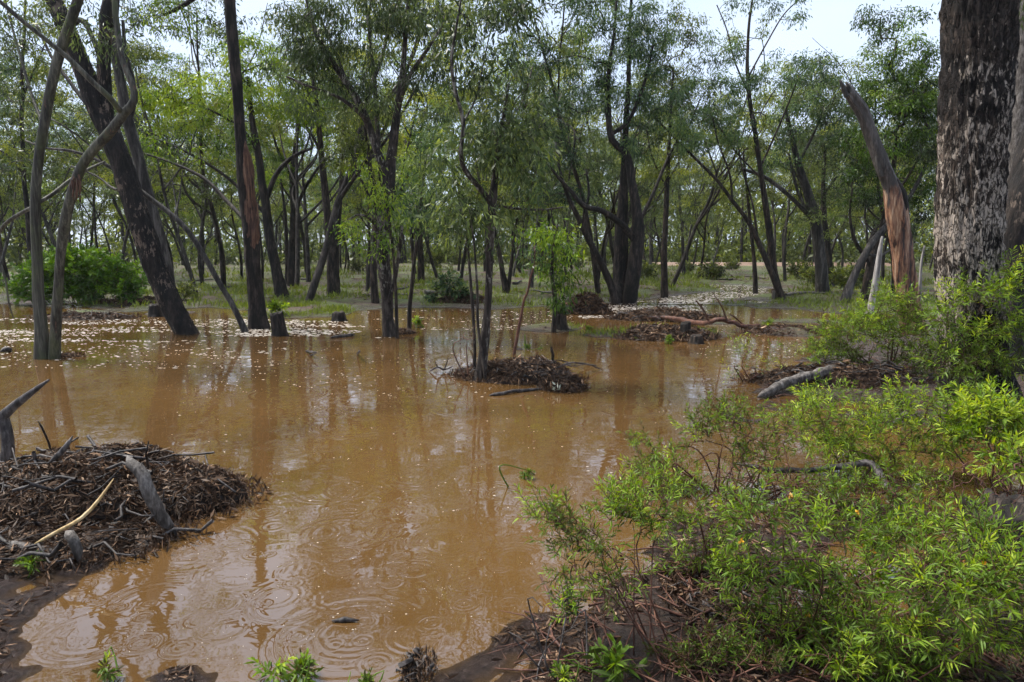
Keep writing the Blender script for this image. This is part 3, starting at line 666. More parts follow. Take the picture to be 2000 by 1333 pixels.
epicormic('bare_sprout', 'bent reddish sprout with a few leaves right of the islet tree', y6b, [(1003, 694, 6), (1009, 660, 6), (1012, 640, 6), (1018, 610, 5), (1023, 585, 5), (1030, 570, 4), (1034, 545, 4), (1042, 520, 3), (1046, 480, 2)],
    [(1040, 500, 22, 20, 7, .4)], leaf='leaf_teal', bark='twig_red', per=16, cat='sapling')
epicormic('drooping_sapling', 'leafy drooping sapling with fresh green tips beside the leafy stump', Yof(1082, 650), [(1082, 650, 9), (1084, 600, 8), (1078, 540, 8), (1082, 480, 6), (1090, 440, 4)],
    [(1085, 465, 40, 30, 16, .85), (1068, 520, 36, 36, 12, .5), (1092, 575, 30, 26, 9, .4), (1045, 470, 34, 30, 7, .7), (1115, 500, 24, 22, 6, .7), (1120, 550, 26, 22, 5, .45)], leaf='leaf_green', per=26, ll=.12, lw=.034, cat='sapling')

y7 = Yof(1215, 591)
plant_tree('black_multi_stem_tree', 'massive black wet tree of several stems beside the foam stream', y7,
    [(1212, 596, 60), (1212, 550, 48), (1213, 500, 44), (1213, 459, 40), (1216, 400, 30), (1218, 357, 25), (1221, 300, 20), (1222, 245, 17), (1226, 180, 15), (1230, 100, 12), (1232, 20, 9), (1235, -60, 6)],
    [[(1228, 596, 46, -.3), (1238, 530, 42, -.4), (1246, 459, 38, -.4), (1243, 410, 30, -.4), (1234, 357, 24, -.4), (1226, 306, 20, -.4), (1205, 285, 20, -.4), (1192, 262, 19, -.4), (1187, 194, 16, -.4), (1190, 130, 12, -.3), (1200, 60, 9, -.2), (1205, -20, 6)],
     [(1204, 596, 30, -.5), (1194, 560, 22, -.6), (1177, 520, 20, -.7), (1158, 485, 19, -.8), (1143, 454, 18, -.9), (1128, 423, 15, -1), (1110, 385, 12, -1.1), (1095, 340, 9, -1.2), (1085, 280, 6, -1.2)],
     [(1240, 470, 20, -.4), (1215, 440, 18, -.8), (1177, 413, 17, -1.1), (1141, 403, 14, -1.3), (1112, 370, 11, -1.4), (1090, 347, 9, -1.5), (1070, 320, 6, -1.6)],
     [(1196, 262, 12, -.4), (1225, 240, 12, -.4), (1245, 200, 11, -.4), (1262, 150, 9, -.4), (1275, 90, 7, -.4)],
     [(1143, 454, 10, -.9), (1140, 420, 9, -1), (1150, 380, 8, -1), (1145, 330, 6, -1)],
     [(1246, 440, 12, 0), (1275, 380, 10, .6), (1300, 320, 9, 1), (1330, 260, 7, 1.2)]],
    [(1190, 90, 110, 80, 50, .45), (1130, 190, 80, 60, 30, .40), (1260, 60, 80, 70, 32, .45), (1150, -20, 110, 60, 36, .5), (1290, 180, 70, 55, 24, .45), (1250, 270, 60, 50, 16, .42), (1090, 290, 55, 55, 16, .36), (1075, 375, 60, 24, 14, .28), (1210, 200, 60, 40, 12, .5), (1330, 260, 50, 40, 12, .5), (1040, 110, 50, 60, 14, .36)],
    ws=0.68, bark='bark_dark', leaf='leaf_teal', per=110, ll=0.12, lw=0.030, size=0.26, sides=22, furrow=0.1, step=0.14, tip_r=0.008)

y8 = Yof(1524, 584)
plant_tree('tall_thin_tree', 'tall thin dark tree with airy top right of the foam stream', y8,
    [(1524, 586, 28), (1512, 530, 25), (1505, 470, 24), (1495, 400, 22), (1485, 330, 19), (1475, 260, 17), (1465, 200, 15), (1460, 130, 13), (1462, 60, 10), (1470, 0, 8), (1476, -70, 5)],
    [[(1462, 150, 7), (1500, 80, 6, .3), (1530, 30, 5, .4), (1560, 0, 4, .5)], [(1465, 190, 7), (1435, 120, 6, .2), (1420, 60, 5, .3), (1400, 10, 4, .3)], [(1484, 330, 8), (1520, 250, 7), (1545, 190, 6), (1560, 150, 4)], [(1488, 350, 7), (1440, 300, 6), (1400, 240, 5)]],
    [(1410, 90, 60, 50, 16, .42), (1500, 150, 50, 50, 12, .42), (1540, 20, 40, 40, 8, .4), (1400, 220, 60, 50, 14, .45), (1460, -20, 60, 40, 10, .4), (1560, 140, 40, 40, 9, .42), (1440, 170, 40, 40, 8, .42)],
    ws=0.55, bark='bark_brown', leaf='leaf_teal', per=86, ll=.12, lw=.028, size=.25, sides=14, tip_r=0.007)
plant_tree('bowed_thin_tree', 'bowed trunk sharing its foot with the tall thin tree, sweeping left', y8 - .5,
    [(1530, 590, 24), (1502, 522, 21), (1480, 470, 19), (1460, 432, 17), (1430, 392, 14), (1400, 352, 12), (1350, 302, 10), (1300, 252, 7), (1270, 220, 5)],
    [[(1430, 392, 9), (1425, 340, 8), (1400, 270, 6), (1390, 210, 4)], [(1480, 470, 9), (1470, 400, 8), (1450, 330, 6), (1440, 270, 5)]],
    [(1310, 230, 60, 50, 16, .42), (1370, 260, 50, 50, 14, .42), (1380, 180, 60, 50, 14, .45), (1440, 250, 40, 40, 10, .4)], ws=0.55, bark='bark_brown', leaf='leaf_teal', per=86, ll=.12, lw=.028, size=.25, sides=12, tip_r=0.007)

MID = [
 ('pillar_tree', 'straight brown trunk just right of the black multi-stem tree', (1297, 582), [(1297, 583, 26), (1297, 520, 24), (1299, 450, 22), (1302, 380, 20), (1306, 300, 16), (1310, 220, 12), (1315, 140, 8)],
   [[(1305, 320, 9), (1340, 260, 7), (1365, 200, 5)], [(1303, 370, 8), (1275, 310, 6), (1262, 250, 4)]], [(1330, 130, 75, 70, 36, .45), (1290, 300, 40, 60, 22, .5), (1360, 200, 60, 50, 22, .45), (1320, 60, 60, 50, 20, .5)], 'bark_brown', 'leaf_olive'),
 ('bent_dark_tree', 'dark trunk curving out of the grass right of the straight streaked tree', (555, 582), [(553, 584, 34), (541, 530, 30), (524, 450, 26), (516, 380, 24), (505, 310, 20), (492, 230, 16), (484, 150, 10)],
   [[(517, 400, 16), (540, 340, 14, .3), (575, 305, 11, .5), (610, 290, 7, .6)], [(500, 290, 9), (470, 250, 8), (420, 220, 6), (370, 200, 4)], [(520, 420, 12, 0), (470, 370, 10, .4), (420, 330, 8, .6), (350, 290, 6, .8), (300, 270, 4, .9)]],
   [(430, 180, 90, 50, 40, .72), (530, 190, 70, 45, 30, .70), (350, 230, 80, 45, 34, .78), (590, 210, 60, 40, 26, .74), (480, 110, 80, 45, 30, .6), (310, 190, 60, 45, 24, .75), (440, 270, 70, 40, 18, .5)], 'bark_dark', 'leaf_green'),
 ('twin_dark_tree', 'upright dark trunk directly behind the curving dark trunk', (572, 556), [(572, 558, 34), (571, 500, 30), (574, 430, 27), (572, 350, 24), (577, 290, 18), (585, 230, 12), (590, 170, 8)],
   [[(572, 420, 13), (595, 370, 11), (620, 330, 9), (650, 300, 6)], [(572, 350, 12), (545, 300, 10), (530, 250, 7)], [(560, 555, 14), (560, 480, 13), (556, 410, 11), (548, 350, 8)]],
   [(570, 250, 80, 50, 40, .55), (620, 220, 60, 50, 30, .62), (540, 330, 50, 40, 20, .5), (640, 160, 60, 60, 24, .5), (560, 150, 70, 50, 24, .5)], 'bark_dark', 'leaf_green'),
 ('orange_footed_tree', 'double trunk with orange-brown foot on the grass left of the lichen-flecked tree', (651, 578), [(652, 579, 46), (649, 520, 40), (641, 420, 28), (631, 330, 23), (622, 230, 18), (612, 150, 14), (608, 80, 10)],
   [[(656, 575, 26), (657, 480, 22), (664, 390, 18), (670, 300, 14), (674, 230, 11), (680, 150, 7)], [(628, 300, 10), (600, 250, 8), (570, 220, 5)]],
   [(630, 110, 80, 60, 34, .45), (690, 190, 60, 60, 26, .45), (700, 260, 50, 50, 18, .5), (600, 30, 80, 60, 24, .5)], 'bark_brown', 'leaf_olive'),
 ('reddish_trunk_tree', 'reddish straight trunk close behind the lichen-flecked tree', (733, 592), [(733, 594, 24), (731, 530, 23), (734, 470, 21), (730, 400, 18), (722, 320, 14), (712, 250, 9)], [[(730, 400, 9), (700, 340, 7), (680, 280, 5)]],
   [(705, 250, 60, 50, 22, .45), (670, 300, 40, 40, 14, .5), (740, 210, 50, 40, 16, .45)], 'bark_brown', 'leaf_olive'),
 ('pair_trunk_tree', 'thin pair of trunks on the grass between lichen-flecked and islet trees', (820, 553), [(822, 554, 15), (821, 500, 14), (819, 440, 13), (822, 380, 11), (818, 300, 8)], [[(808, 554, 8), (806, 480, 7), (800, 400, 6)], [(819, 440, 6), (850, 370, 5), (870, 310, 4)]],
   [(820, 260, 60, 60, 24, .5), (870, 270, 40, 50, 14, .55), (790, 350, 40, 40, 12, .45)], 'bark_brown', 'leaf_green'),
 ('low_forked_tree', 'short forked trunk on the bank behind the islet tree', (985, 572), [(990, 574, 20), (983, 540, 18), (976, 500, 14), (965, 450, 10), (955, 400, 7)], [[(992, 572, 12), (997, 530, 11), (1003, 480, 9), (1010, 420, 6)]],
   [(960, 380, 50, 50, 20, .45), (1015, 390, 45, 50, 20, .45), (1000, 300, 50, 50, 16, .5)], 'bark_brown', 'leaf_olive'),
 ('two_tone_tree', 'grey-brown stout trunk right of the sweeping bowed trunk', (1606, 572), [(1608, 574, 38), (1601, 500, 35), (1592, 430, 33), (1575, 370, 28), (1556, 310, 20), (1545, 260, 15), (1530, 200, 9)], [[(1595, 440, 16), (1560, 400, 14, -.4), (1500, 350, 12, -.7), (1450, 330, 9, -.8)], [(1560, 320, 10), (1590, 260, 8), (1610, 210, 6)], [(1590, 430, 12), (1560, 380, 10), (1540, 300, 8)]],
   [(1560, 230, 70, 50, 32, .40), (1620, 230, 60, 50, 28, .40), (1520, 310, 50, 40, 16, .4), (1590, 150, 70, 50, 24, .42)], 'bark_grey', 'leaf_teal'),
 ('black_side_tree', 'slim black trunk beside the grey-brown stout trunk', (1622, 562), [(1624, 564, 19), (1618, 490, 17), (1610, 420, 16), (1608, 350, 13), (1612, 290, 9)], [[(1609, 380, 9), (1640, 340, 7), (1670, 320, 5)]],
   [(1640, 290, 60, 50, 28, .35), (1590, 290, 50, 40, 18, .38), (1680, 330, 40, 40, 14, .35)], 'bark_dark', 'leaf_grey'),
 ('thin_stream_tree', 'thin straight trunk standing on the stream bank', (1475, 574), [(1476, 576, 14), (1472, 500, 12), (1466, 440, 11), (1460, 380, 9), (1452, 300, 6)], [], [(1450, 300, 55, 45, 20, .45), (1480, 360, 40, 40, 12, .45)], 'bark_brown', 'leaf_olive'),
 ('dense_dark_tree', 'dark tree with dense rounded crown behind the broken snag', (1690, 588), [(1690, 590, 30), (1700, 520, 26), (1720, 460, 24), (1735, 400, 20), (1745, 330, 15), (1750, 260, 10)], [[(1702, 520, 14), (1670, 470, 12), (1660, 420, 9), (1665, 370, 6)], [(1735, 400, 10), (1770, 350, 9), (1800, 300, 6)]],
   [(1740, 190, 85, 60, 50, .40), (1790, 250, 60, 60, 34, .40), (1700, 280, 60, 50, 28, .35), (1760, 110, 80, 50, 34, .5), (1800, 170, 60, 60, 26, .5), (1690, 360, 60, 50, 22, .32), (1790, 370, 50, 60, 22, .35), (1730, 30, 80, 40, 18, .42)], 'bark_brown', 'leaf_green'),
 ('leaning_grey_tree', 'grey trunk slanting right among the shaded trees near the snag', (1650, 592), [(1648, 594, 24), (1668, 540, 22), (1700, 480, 20), (1740, 430, 16), (1780, 380, 12), (1810, 320, 8)], [[(1690, 495, 8), (1720, 500, 7), (1760, 470, 5)]],
   [(1810, 290, 50, 50, 18, .4), (1770, 420, 40, 40, 10, .38)], 'bark_grey', 'leaf_grey'),
 ('far_left_thin_tree', 'thin dark vertical trunk behind the forked gum', (64, 588), [(66, 590, 22), (60, 500, 18), (54, 420, 15), (46, 340, 14), (42, 250, 13), (44, 170, 12), (46, 90, 10), (50, 0, 7)], [[(46, 340, 8), (10, 300, 6), (-30, 280, 4)], [(44, 190, 7), (70, 130, 6), (90, 80, 4)]],
   [(40, 60, 90, 60, 26, .4), (-20, 170, 80, 80, 24, .4), (90, 160, 60, 60, 18, .45), (20, 300, 80, 60, 20, .45), (110, 40, 60, 50, 14, .4)], 'bark_dark', 'leaf_olive'),
]
MIDW = {'pillar_tree': 0.52, 'bent_dark_tree': 0.72, 'twin_dark_tree': 0.56, 'orange_footed_tree': 0.56, 'reddish_trunk_tree': 0.58, 'pair_trunk_tree': 0.9, 'low_forked_tree': 0.7, 'two_tone_tree': 0.64, 'black_side_tree': 0.62, 'thin_stream_tree': 0.68, 'dense_dark_tree': 0.6, 'leaning_grey_tree': 0.7, 'far_left_thin_tree': 0.6}
for nm, lab, (bx, by), tr, li, lo, bk, lf in MID:
    plant_tree(nm, lab, Yof(bx, by), tr, li, lo, bark=bk, leaf=lf, ws=MIDW[nm], per=84, ll=.12, lw=.032, size=.255, sides=12, tip_r=.008, step=.2)

# the giant trunk on the right and its neighbours
y10 = Yof(1905, 778)
plant_tree('giant_ironbark', 'huge black blocky-barked trunk with pale lichen, right edge of the picture', y10,
    [(1908, 785, 150), (1904, 720, 132), (1899, 620, 126), (1893, 520, 127), (1894, 400, 130), (1899, 300, 134), (1904, 200, 138), (1910, 100, 142), (1914, 0, 145), (1918, -120, 146), (1920, -300, 140), (1925, -480, 120)],
    [[(1925, -380, 70), (1860, -480, 56, .3), (1780, -560, 40, .6), (1700, -600, 24, .8)], [(1925, -440, 70), (1990, -560, 50), (2080, -640, 30)]],
    [(1740, -560, 200, 110, 26, .45), (1960, -640, 200, 110, 26, .45), (1850, -420, 180, 80, 11, .4)],
    ws=.89, bark='bark_iron', leaf='leaf_grey', per=60, sides=110, furrow=0.10, nf=46, step=0.022, rough=0.05, flare=.12)
plant_tree('grey_back_tree', 'grey trunk half hidden behind the huge black trunk', y10 + 3.2,
    [(1975, 640, 62), (1978, 520, 52), (1984, 400, 46), (1992, 250, 42), (2000, 120, 40), (2006, 0, 38), (2012, -160, 34)], [], [(2020, -190, 120, 70, 11, .45), (1880, -160, 100, 60, 9, .45)], bark='wood_log', leaf='leaf_grey', per=60, sides=16)
plant_tree('edge_leaning_tree', 'dark trunk leaning out of the picture past the huge trunk', y10 + 1.8,
    [(1962, 690, 90), (1968, 600, 76), (1978, 500, 68), (1990, 420, 64), (2010, 330, 58), (2035, 230, 52), (2060, 120, 46), (2080, 0, 40)], [], [(2090, -60, 130, 90, 30, .45)], bark='bark_lean', leaf='leaf_grey', per=60, sides=20, furrow=.1, step=.1)

# broken snag
def snag_material():
    m, nt, p, o = mat_new('snag_wood')
    v = coords(nt, (1, 1, .09)); f = noise_node(nt, 11, 5, .65, v, .5); g = noise_node(nt, 40, 3, .6, v)
    f2 = math_node(nt, 'ADD', math_node(nt, 'MULTIPLY', f, .7), math_node(nt, 'MULTIPLY', g, .3))
    wood = ramp(nt, [(.42, (.018, .009, .006)), (.47, (.11, .042, .022)), (.54, (.24, .12, .062)), (.62, (.40, .27, .17))], f2)
    old = ramp(nt, [(.36, (.012, .009, .008)), (.52, (.055, .044, .038)), (.68, (.15, .125, .11))], f2)
    sx = nt.nodes.new('ShaderNodeSeparateXYZ'); t = nt.nodes.new('ShaderNodeTexCoord'); nt.links.new(t.outputs['Object'], sx.inputs[0])
    h = math_node(nt, 'ADD', sx.outputs[2], math_node(nt, 'MULTIPLY', noise_node(nt, 5, 3, .6, coords(nt, (1, 1, .3))), 2.6))
    k = ramp(nt, [(0, (0, 0, 0)), (1, (1, 1, 1))], math_node(nt, 'MULTIPLY', math_node(nt, 'SUBTRACT', h, 3.75), 3.0, True))
    nt.links.new(mix(nt, k, wood, old), p.inputs['Base Color']); p.inputs['Roughness'].default_value = .6; bump(nt, p, f2, 1.0, .05); return m
M['snag'] = snag_material()
ys = 13.0
P, R = limb_px(ys, [(1790, 668, 52), (1780, 620, 44), (1772, 560, 41), (1764, 500, 41), (1757, 455, 40), (1750, 410, 40), (1743, 378, 38), (1733, 348, 32), (1718, 305, 27), (1702, 260, 26), (1682, 217, 24), (1662, 187, 21), (1648, 168, 18)])
base = P[0].copy(); base[2] = hz(base[0], base[1])
sn = empty('broken_snag', base, 'broken dead trunk, orange where stripped and grey above, left of the huge trunk', 'dead tree')
P = np.vstack([[base[0], base[1], base[2] - .2], P]); R = np.concatenate([[R[0] * 1.1], R])
P, R = resample(P, R, .05); P += fbm(P * 2.5, 2, 3)[:, None] * np.array([.05, .03, 0]); mb = MB(); tube(mb, P, R, 34, .22, 3, 21, .5, True, .20, 9, .4); mb.obj('dead_trunk', M['snag'], sn, base)
for k, pts in enumerate([[(1772, 470, 8), (1768, 425, 18), (1757, 380, 24), (1748, 350, 10)], [(1654, 190, 10), (1646, 168, 9), (1640, 156, 3)], [(1662, 180, 9), (1656, 168, 7), (1652, 160, 2)], [(1722, 345, 9), (1716, 325, 12), (1712, 290, 8), (1706, 270, 3)]]):
    q, r = resample(*limb_px(ys - .06, pts), .05); mb = MB(); tube(mb, q, r, 8, .3, 6, 23 + k); mb.obj('splinter' if k else 'bark_flap', M['bark_dark' if k == 0 else 'bark_grey'], sn, base)

def snag(name, label, Yd, pts, mat, cat='dead trunk', sides=10, group=None, sub=()):
    P, R = limb_px(Yd, pts); z = hz(P[0][0], P[0][1]); b = np.array([P[0][0], P[0][1], z])
    if P[0][2] > z: P = np.vstack([[b[0], b[1], z - .15], P]); R = np.concatenate([[R[0] * 1.1], R])
    P, R = resample(P, R, .07); mb = MB(); SEED[0] += 1
    tube(mb, P, R, sides, .14, 4, SEED[0], .5, True, .05)
    for s in sub:
        q, r = resample(*limb_px(Yd, s), .07); tube(mb, q, r, 6, .1, 4, SEED[0])
    return tag(mb.obj(name, M[mat], None, b, place=True), label, cat, group)
snag('bleached_snag', 'bleached white dead trunk leaning left of the broken snag', 16.0, [(1694, 640, 13), (1704, 585, 13), (1713, 530, 12), (1719, 490, 9), (1723, 462, 4)], 'wood_pale')
snag('bleached_snag', 'thin bleached dead spike between the broken snag and the huge trunk', 15.0, [(1792, 640, 6), (1797, 560, 6), (1800, 510, 5), (1806, 480, 3)], 'wood_pale')

# ------------------------------------------------------------------ stumps and timber in the water
def stump(name, label, px, py, top, wpx, mat='bark_dark', lean=0, hollow=True, jag=.06, cat='stump'):
    q = on(px, py); m = mpp(q); r = wpx * .5 * m; h = (py - top) * m / CP; SEED[0] += 1; rng = np.random.default_rng(SEED[0])
    n = 22 if wpx < 60 else 72; zs = np.linspace(-.2, h, 14 if wpx < 60 else 30); a = np.arange(n) * 2 * math.pi / n
    v = []
    jt = h * jag * 1.6 * fbm(p3(np.cos(a) * 3, np.sin(a) * 3), 3, SEED[0]) + h * .05 * np.sin(a + 1)
    for k, z in enumerate(zs):
        tt = max(z, 0) / h; rr = r * (1.12 - .22 * tt) * (1 + .10 * np.sin(a * 5 + SEED[0]) + .14 * fbm(p3(np.cos(a) * 6, np.sin(a) * 6, z * 3), 3, SEED[0] + 2) + (.25 * np.exp(-max(z, 0) / (.15 * h))) * (np.sin(a * 4 + 2) > .3))
        zz = z + jt * tt
        v.append(np.stack([q[0] + rr * np.cos(a) + lean * tt * h, q[1] + rr * np.sin(a), q[2] + zz], -1))
    rr = r * .66; v.append(np.stack([q[0] + rr * np.cos(a) + lean * h, q[1] + rr * np.sin(a), q[2] + h * .98 + jt * .6], -1))
    v.append(np.stack([q[0] + rr * .8 * np.cos(a) + lean * h, q[1] + rr * .8 * np.sin(a), np.full(n, q[2] + h * .72)], -1))
    v.append(np.stack([q[0] + .01 * np.cos(a) + lean * h, q[1] + .01 * np.sin(a), np.full(n, q[2] + h * .70)], -1))
    K = len(v); i = np.arange(K - 1)[:, None] * n; j = np.arange(n)[None]; k2 = (j + 1) % n
    mb = MB(); mb.add(np.concatenate(v), np.stack([i + j, i + k2, i + n + k2, i + n + j], -1).reshape(-1, 4))
    return tag(mb.obj(name, M[mat], None, q, place=True), label, cat)
stump('tree_stump', 'dark upright stump in the foam right of the straight streaked tree', 546, 656, 612, 26, lean=-.1)
stump('tree_stump', 'low dark rotten stump in the foam right of the upright stump', 662, 627, 610, 24, jag=.15)
stump('tree_stump', 'grey-brown stump carrying green leaves on the grassy islet', 1092, 646, 612, 28, 'bark_brown')
stump('tree_stump', 'dark stump on the litter islet behind the cut log end', 1338, 664, 630, 20, 'bark_dark')
stump('tree_stump', 'short cut log end at the water edge of the litter islet', 1360, 671, 655, 24, 'bark_brown')
stump('tree_stump', 'small dark stump behind the leaning flaky tree', 308, 618, 595, 30, 'bark_dark')
stump('tree_stump', 'pale old stump on the right bank among fallen trunks', 1515, 586, 568, 14, 'bark_grey')
stump('tree_stump', 'big black stump under dry red twigs at the lower right', 1940, 1075, 985, 120, 'bark_dark', jag=.14)  # same black bark material as the dark trunks, ragged top

def stick(name, label, pts, mat, cat='branch', sides=9, group=None, sub=(), on_z=None, sink=0):
    """pts: (px, py, width px, height above ground m); laid on the ground or water"""
    def conv(pp):
        P, R = [], []
        for px, py, wd, hh in pp:
            q = G(px, py, hh)
            P.append(q); R.append(wd * .5 * mpp(q))
        return resample(np.array(P), np.array(R), .05)
    SEED[0] += 1; mb = MB(); P, R = conv(pts); R = R * (1 - .75 * np.abs(np.linspace(-1, 1, len(R))) ** 10); P = P + np.stack([fbm(P * 7, 2, SEED[0]), fbm(P * 7, 2, SEED[0] + 1), fbm(P * 7, 2, SEED[0] + 2)], -1) * np.minimum(R, .03)[:, None] * .9; tube(mb, P, R, sides + 4, .20, 7, SEED[0], .5, True, .14)
    for s in sub:
        q, r = conv(s); tube(mb, q, r, 6, .1, 6, SEED[0] + 1)
    b = P[0].copy()
    return tag(mb.obj(name, M[mat], None, b, place=True), label, cat, group)
stick('fallen_log', 'pale grey weathered log lying at the right bank', [(1480, 776, 12, .03), (1500, 766, 18, .06), (1540, 748, 20, .10), (1580, 736, 20, .14), (1615, 725, 19, .17), (1642, 716, 15, .20)], 'wood_log', 'log', 18)
stick('fallen_branch', 'long bent fallen branch with upright shoots across the litter islets', [(1250, 622, 8, .06), (1310, 622, 10, .08), (1370, 632, 10, .10), (1400, 625, 9, .22), (1430, 630, 9, .16), (1455, 638, 10, .07), (1485, 636, 11, .03)], 'twig_red', 'branch', 8,
      sub=[[(1385, 630, 4, .10), (1375, 608, 4, .45), (1360, 588, 3, .75)], [(1420, 627, 4, .18), (1410, 600, 3, .6), (1392, 572, 2, 1.0)], [(1450, 633, 4, .1), (1432, 618, 3, .3), (1424, 615, 2, .35)]])
snag('curved_snag', 'dark forked snag rising out of the water at the left edge', float(on(10, 915)[1]), [(8, 925, 24), (16, 880, 24), (12, 840, 22), (6, 812, 22), (24, 796, 18), (50, 776, 15), (78, 755, 10), (96, 742, 4)], 'wood_dark', 'branch', 14)
stick('stick', 'small forked twig poking out of the water below the low stump', [(598, 686, 4, .0), (607, 688, 4, .06), (618, 689, 3, .10)], 'wood_dark', 'stick', 6, sub=[[(618, 689, 3, .1), (605, 696, 3, .02)]])
stick('stick', 'short upright twig poking out of water left of the islet', [(697, 692, 4, 0), (700, 688, 4, .10), (703, 686, 4, .18)], 'wood_dark', 'stick', 6)
stick('stick', 'dark stick floating left of the lichen-flecked tree', [(645, 660, 6, .015), (670, 657, 8, .02), (693, 654, 5, .03)], 'wood_dark', 'stick', 7)
stick('stick', 'dark stick floating in front of the debris islet', [(955, 772, 7, .01), (990, 768, 8, .02), (1025, 762, 7, .02), (1060, 760, 3, .02)], 'wood_dark', 'stick', 8)
stick('stick', 'thin dead twig arching right from the debris islet', [(1095, 715, 5, .05), (1120, 708, 4, .16), (1145, 712, 4, .10), (1178, 722, 3, .01)], 'wood_dark', 'stick', 6, sub=[[(1145, 712, 3, .1), (1165, 714, 2, .1)]])
stick('stick', 'upright peg on the right side of the debris islet', [(1080, 712, 6, .10), (1079, 690, 6, .36), (1077, 676, 4, .50)], 'wood_dark', 'stick', 6)
stick('stick', 'floating dark stick close to the big ring of ripples', [(648, 1213, 10, .008), (675, 1209, 14, .012), (702, 1212, 8, .008)], 'wood_dark', 'stick', 8)
stick('stick', 'tangled twig lying in water left of the debris islet', [(838, 725, 4, .01), (855, 718, 4, .08), (868, 722, 4, .03), (885, 716, 3, .10)], 'wood_dark', 'stick', 6, sub=[[(855, 718, 3, .08), (850, 708, 2, .2)], [(868, 722, 3, .03), (876, 700, 2, .26)]])
stick('stick', 'dark floating wood piece near the left edge of the water', [(0, 688, 8, .02), (12, 684, 12, .04), (24, 682, 6, .03)], 'wood_dark', 'stick', 7)
stick('stick', 'fallen limb across the mud under the right-hand shrubs', [(1430, 905, 8, .12), (1530, 920, 11, .14), (1640, 913, 13, .16), (1700, 910, 15, .18), (1740, 960, 16, .10), (1770, 980, 15, .04)], 'wood_dark', 'branch', 10)
stick('stick', 'short dark branch pointing right out of the middle shrub', [(1740, 830, 9, .20), (1765, 812, 14, .28), (1780, 800, 8, .32)], 'wood_dark', 'branch', 8)

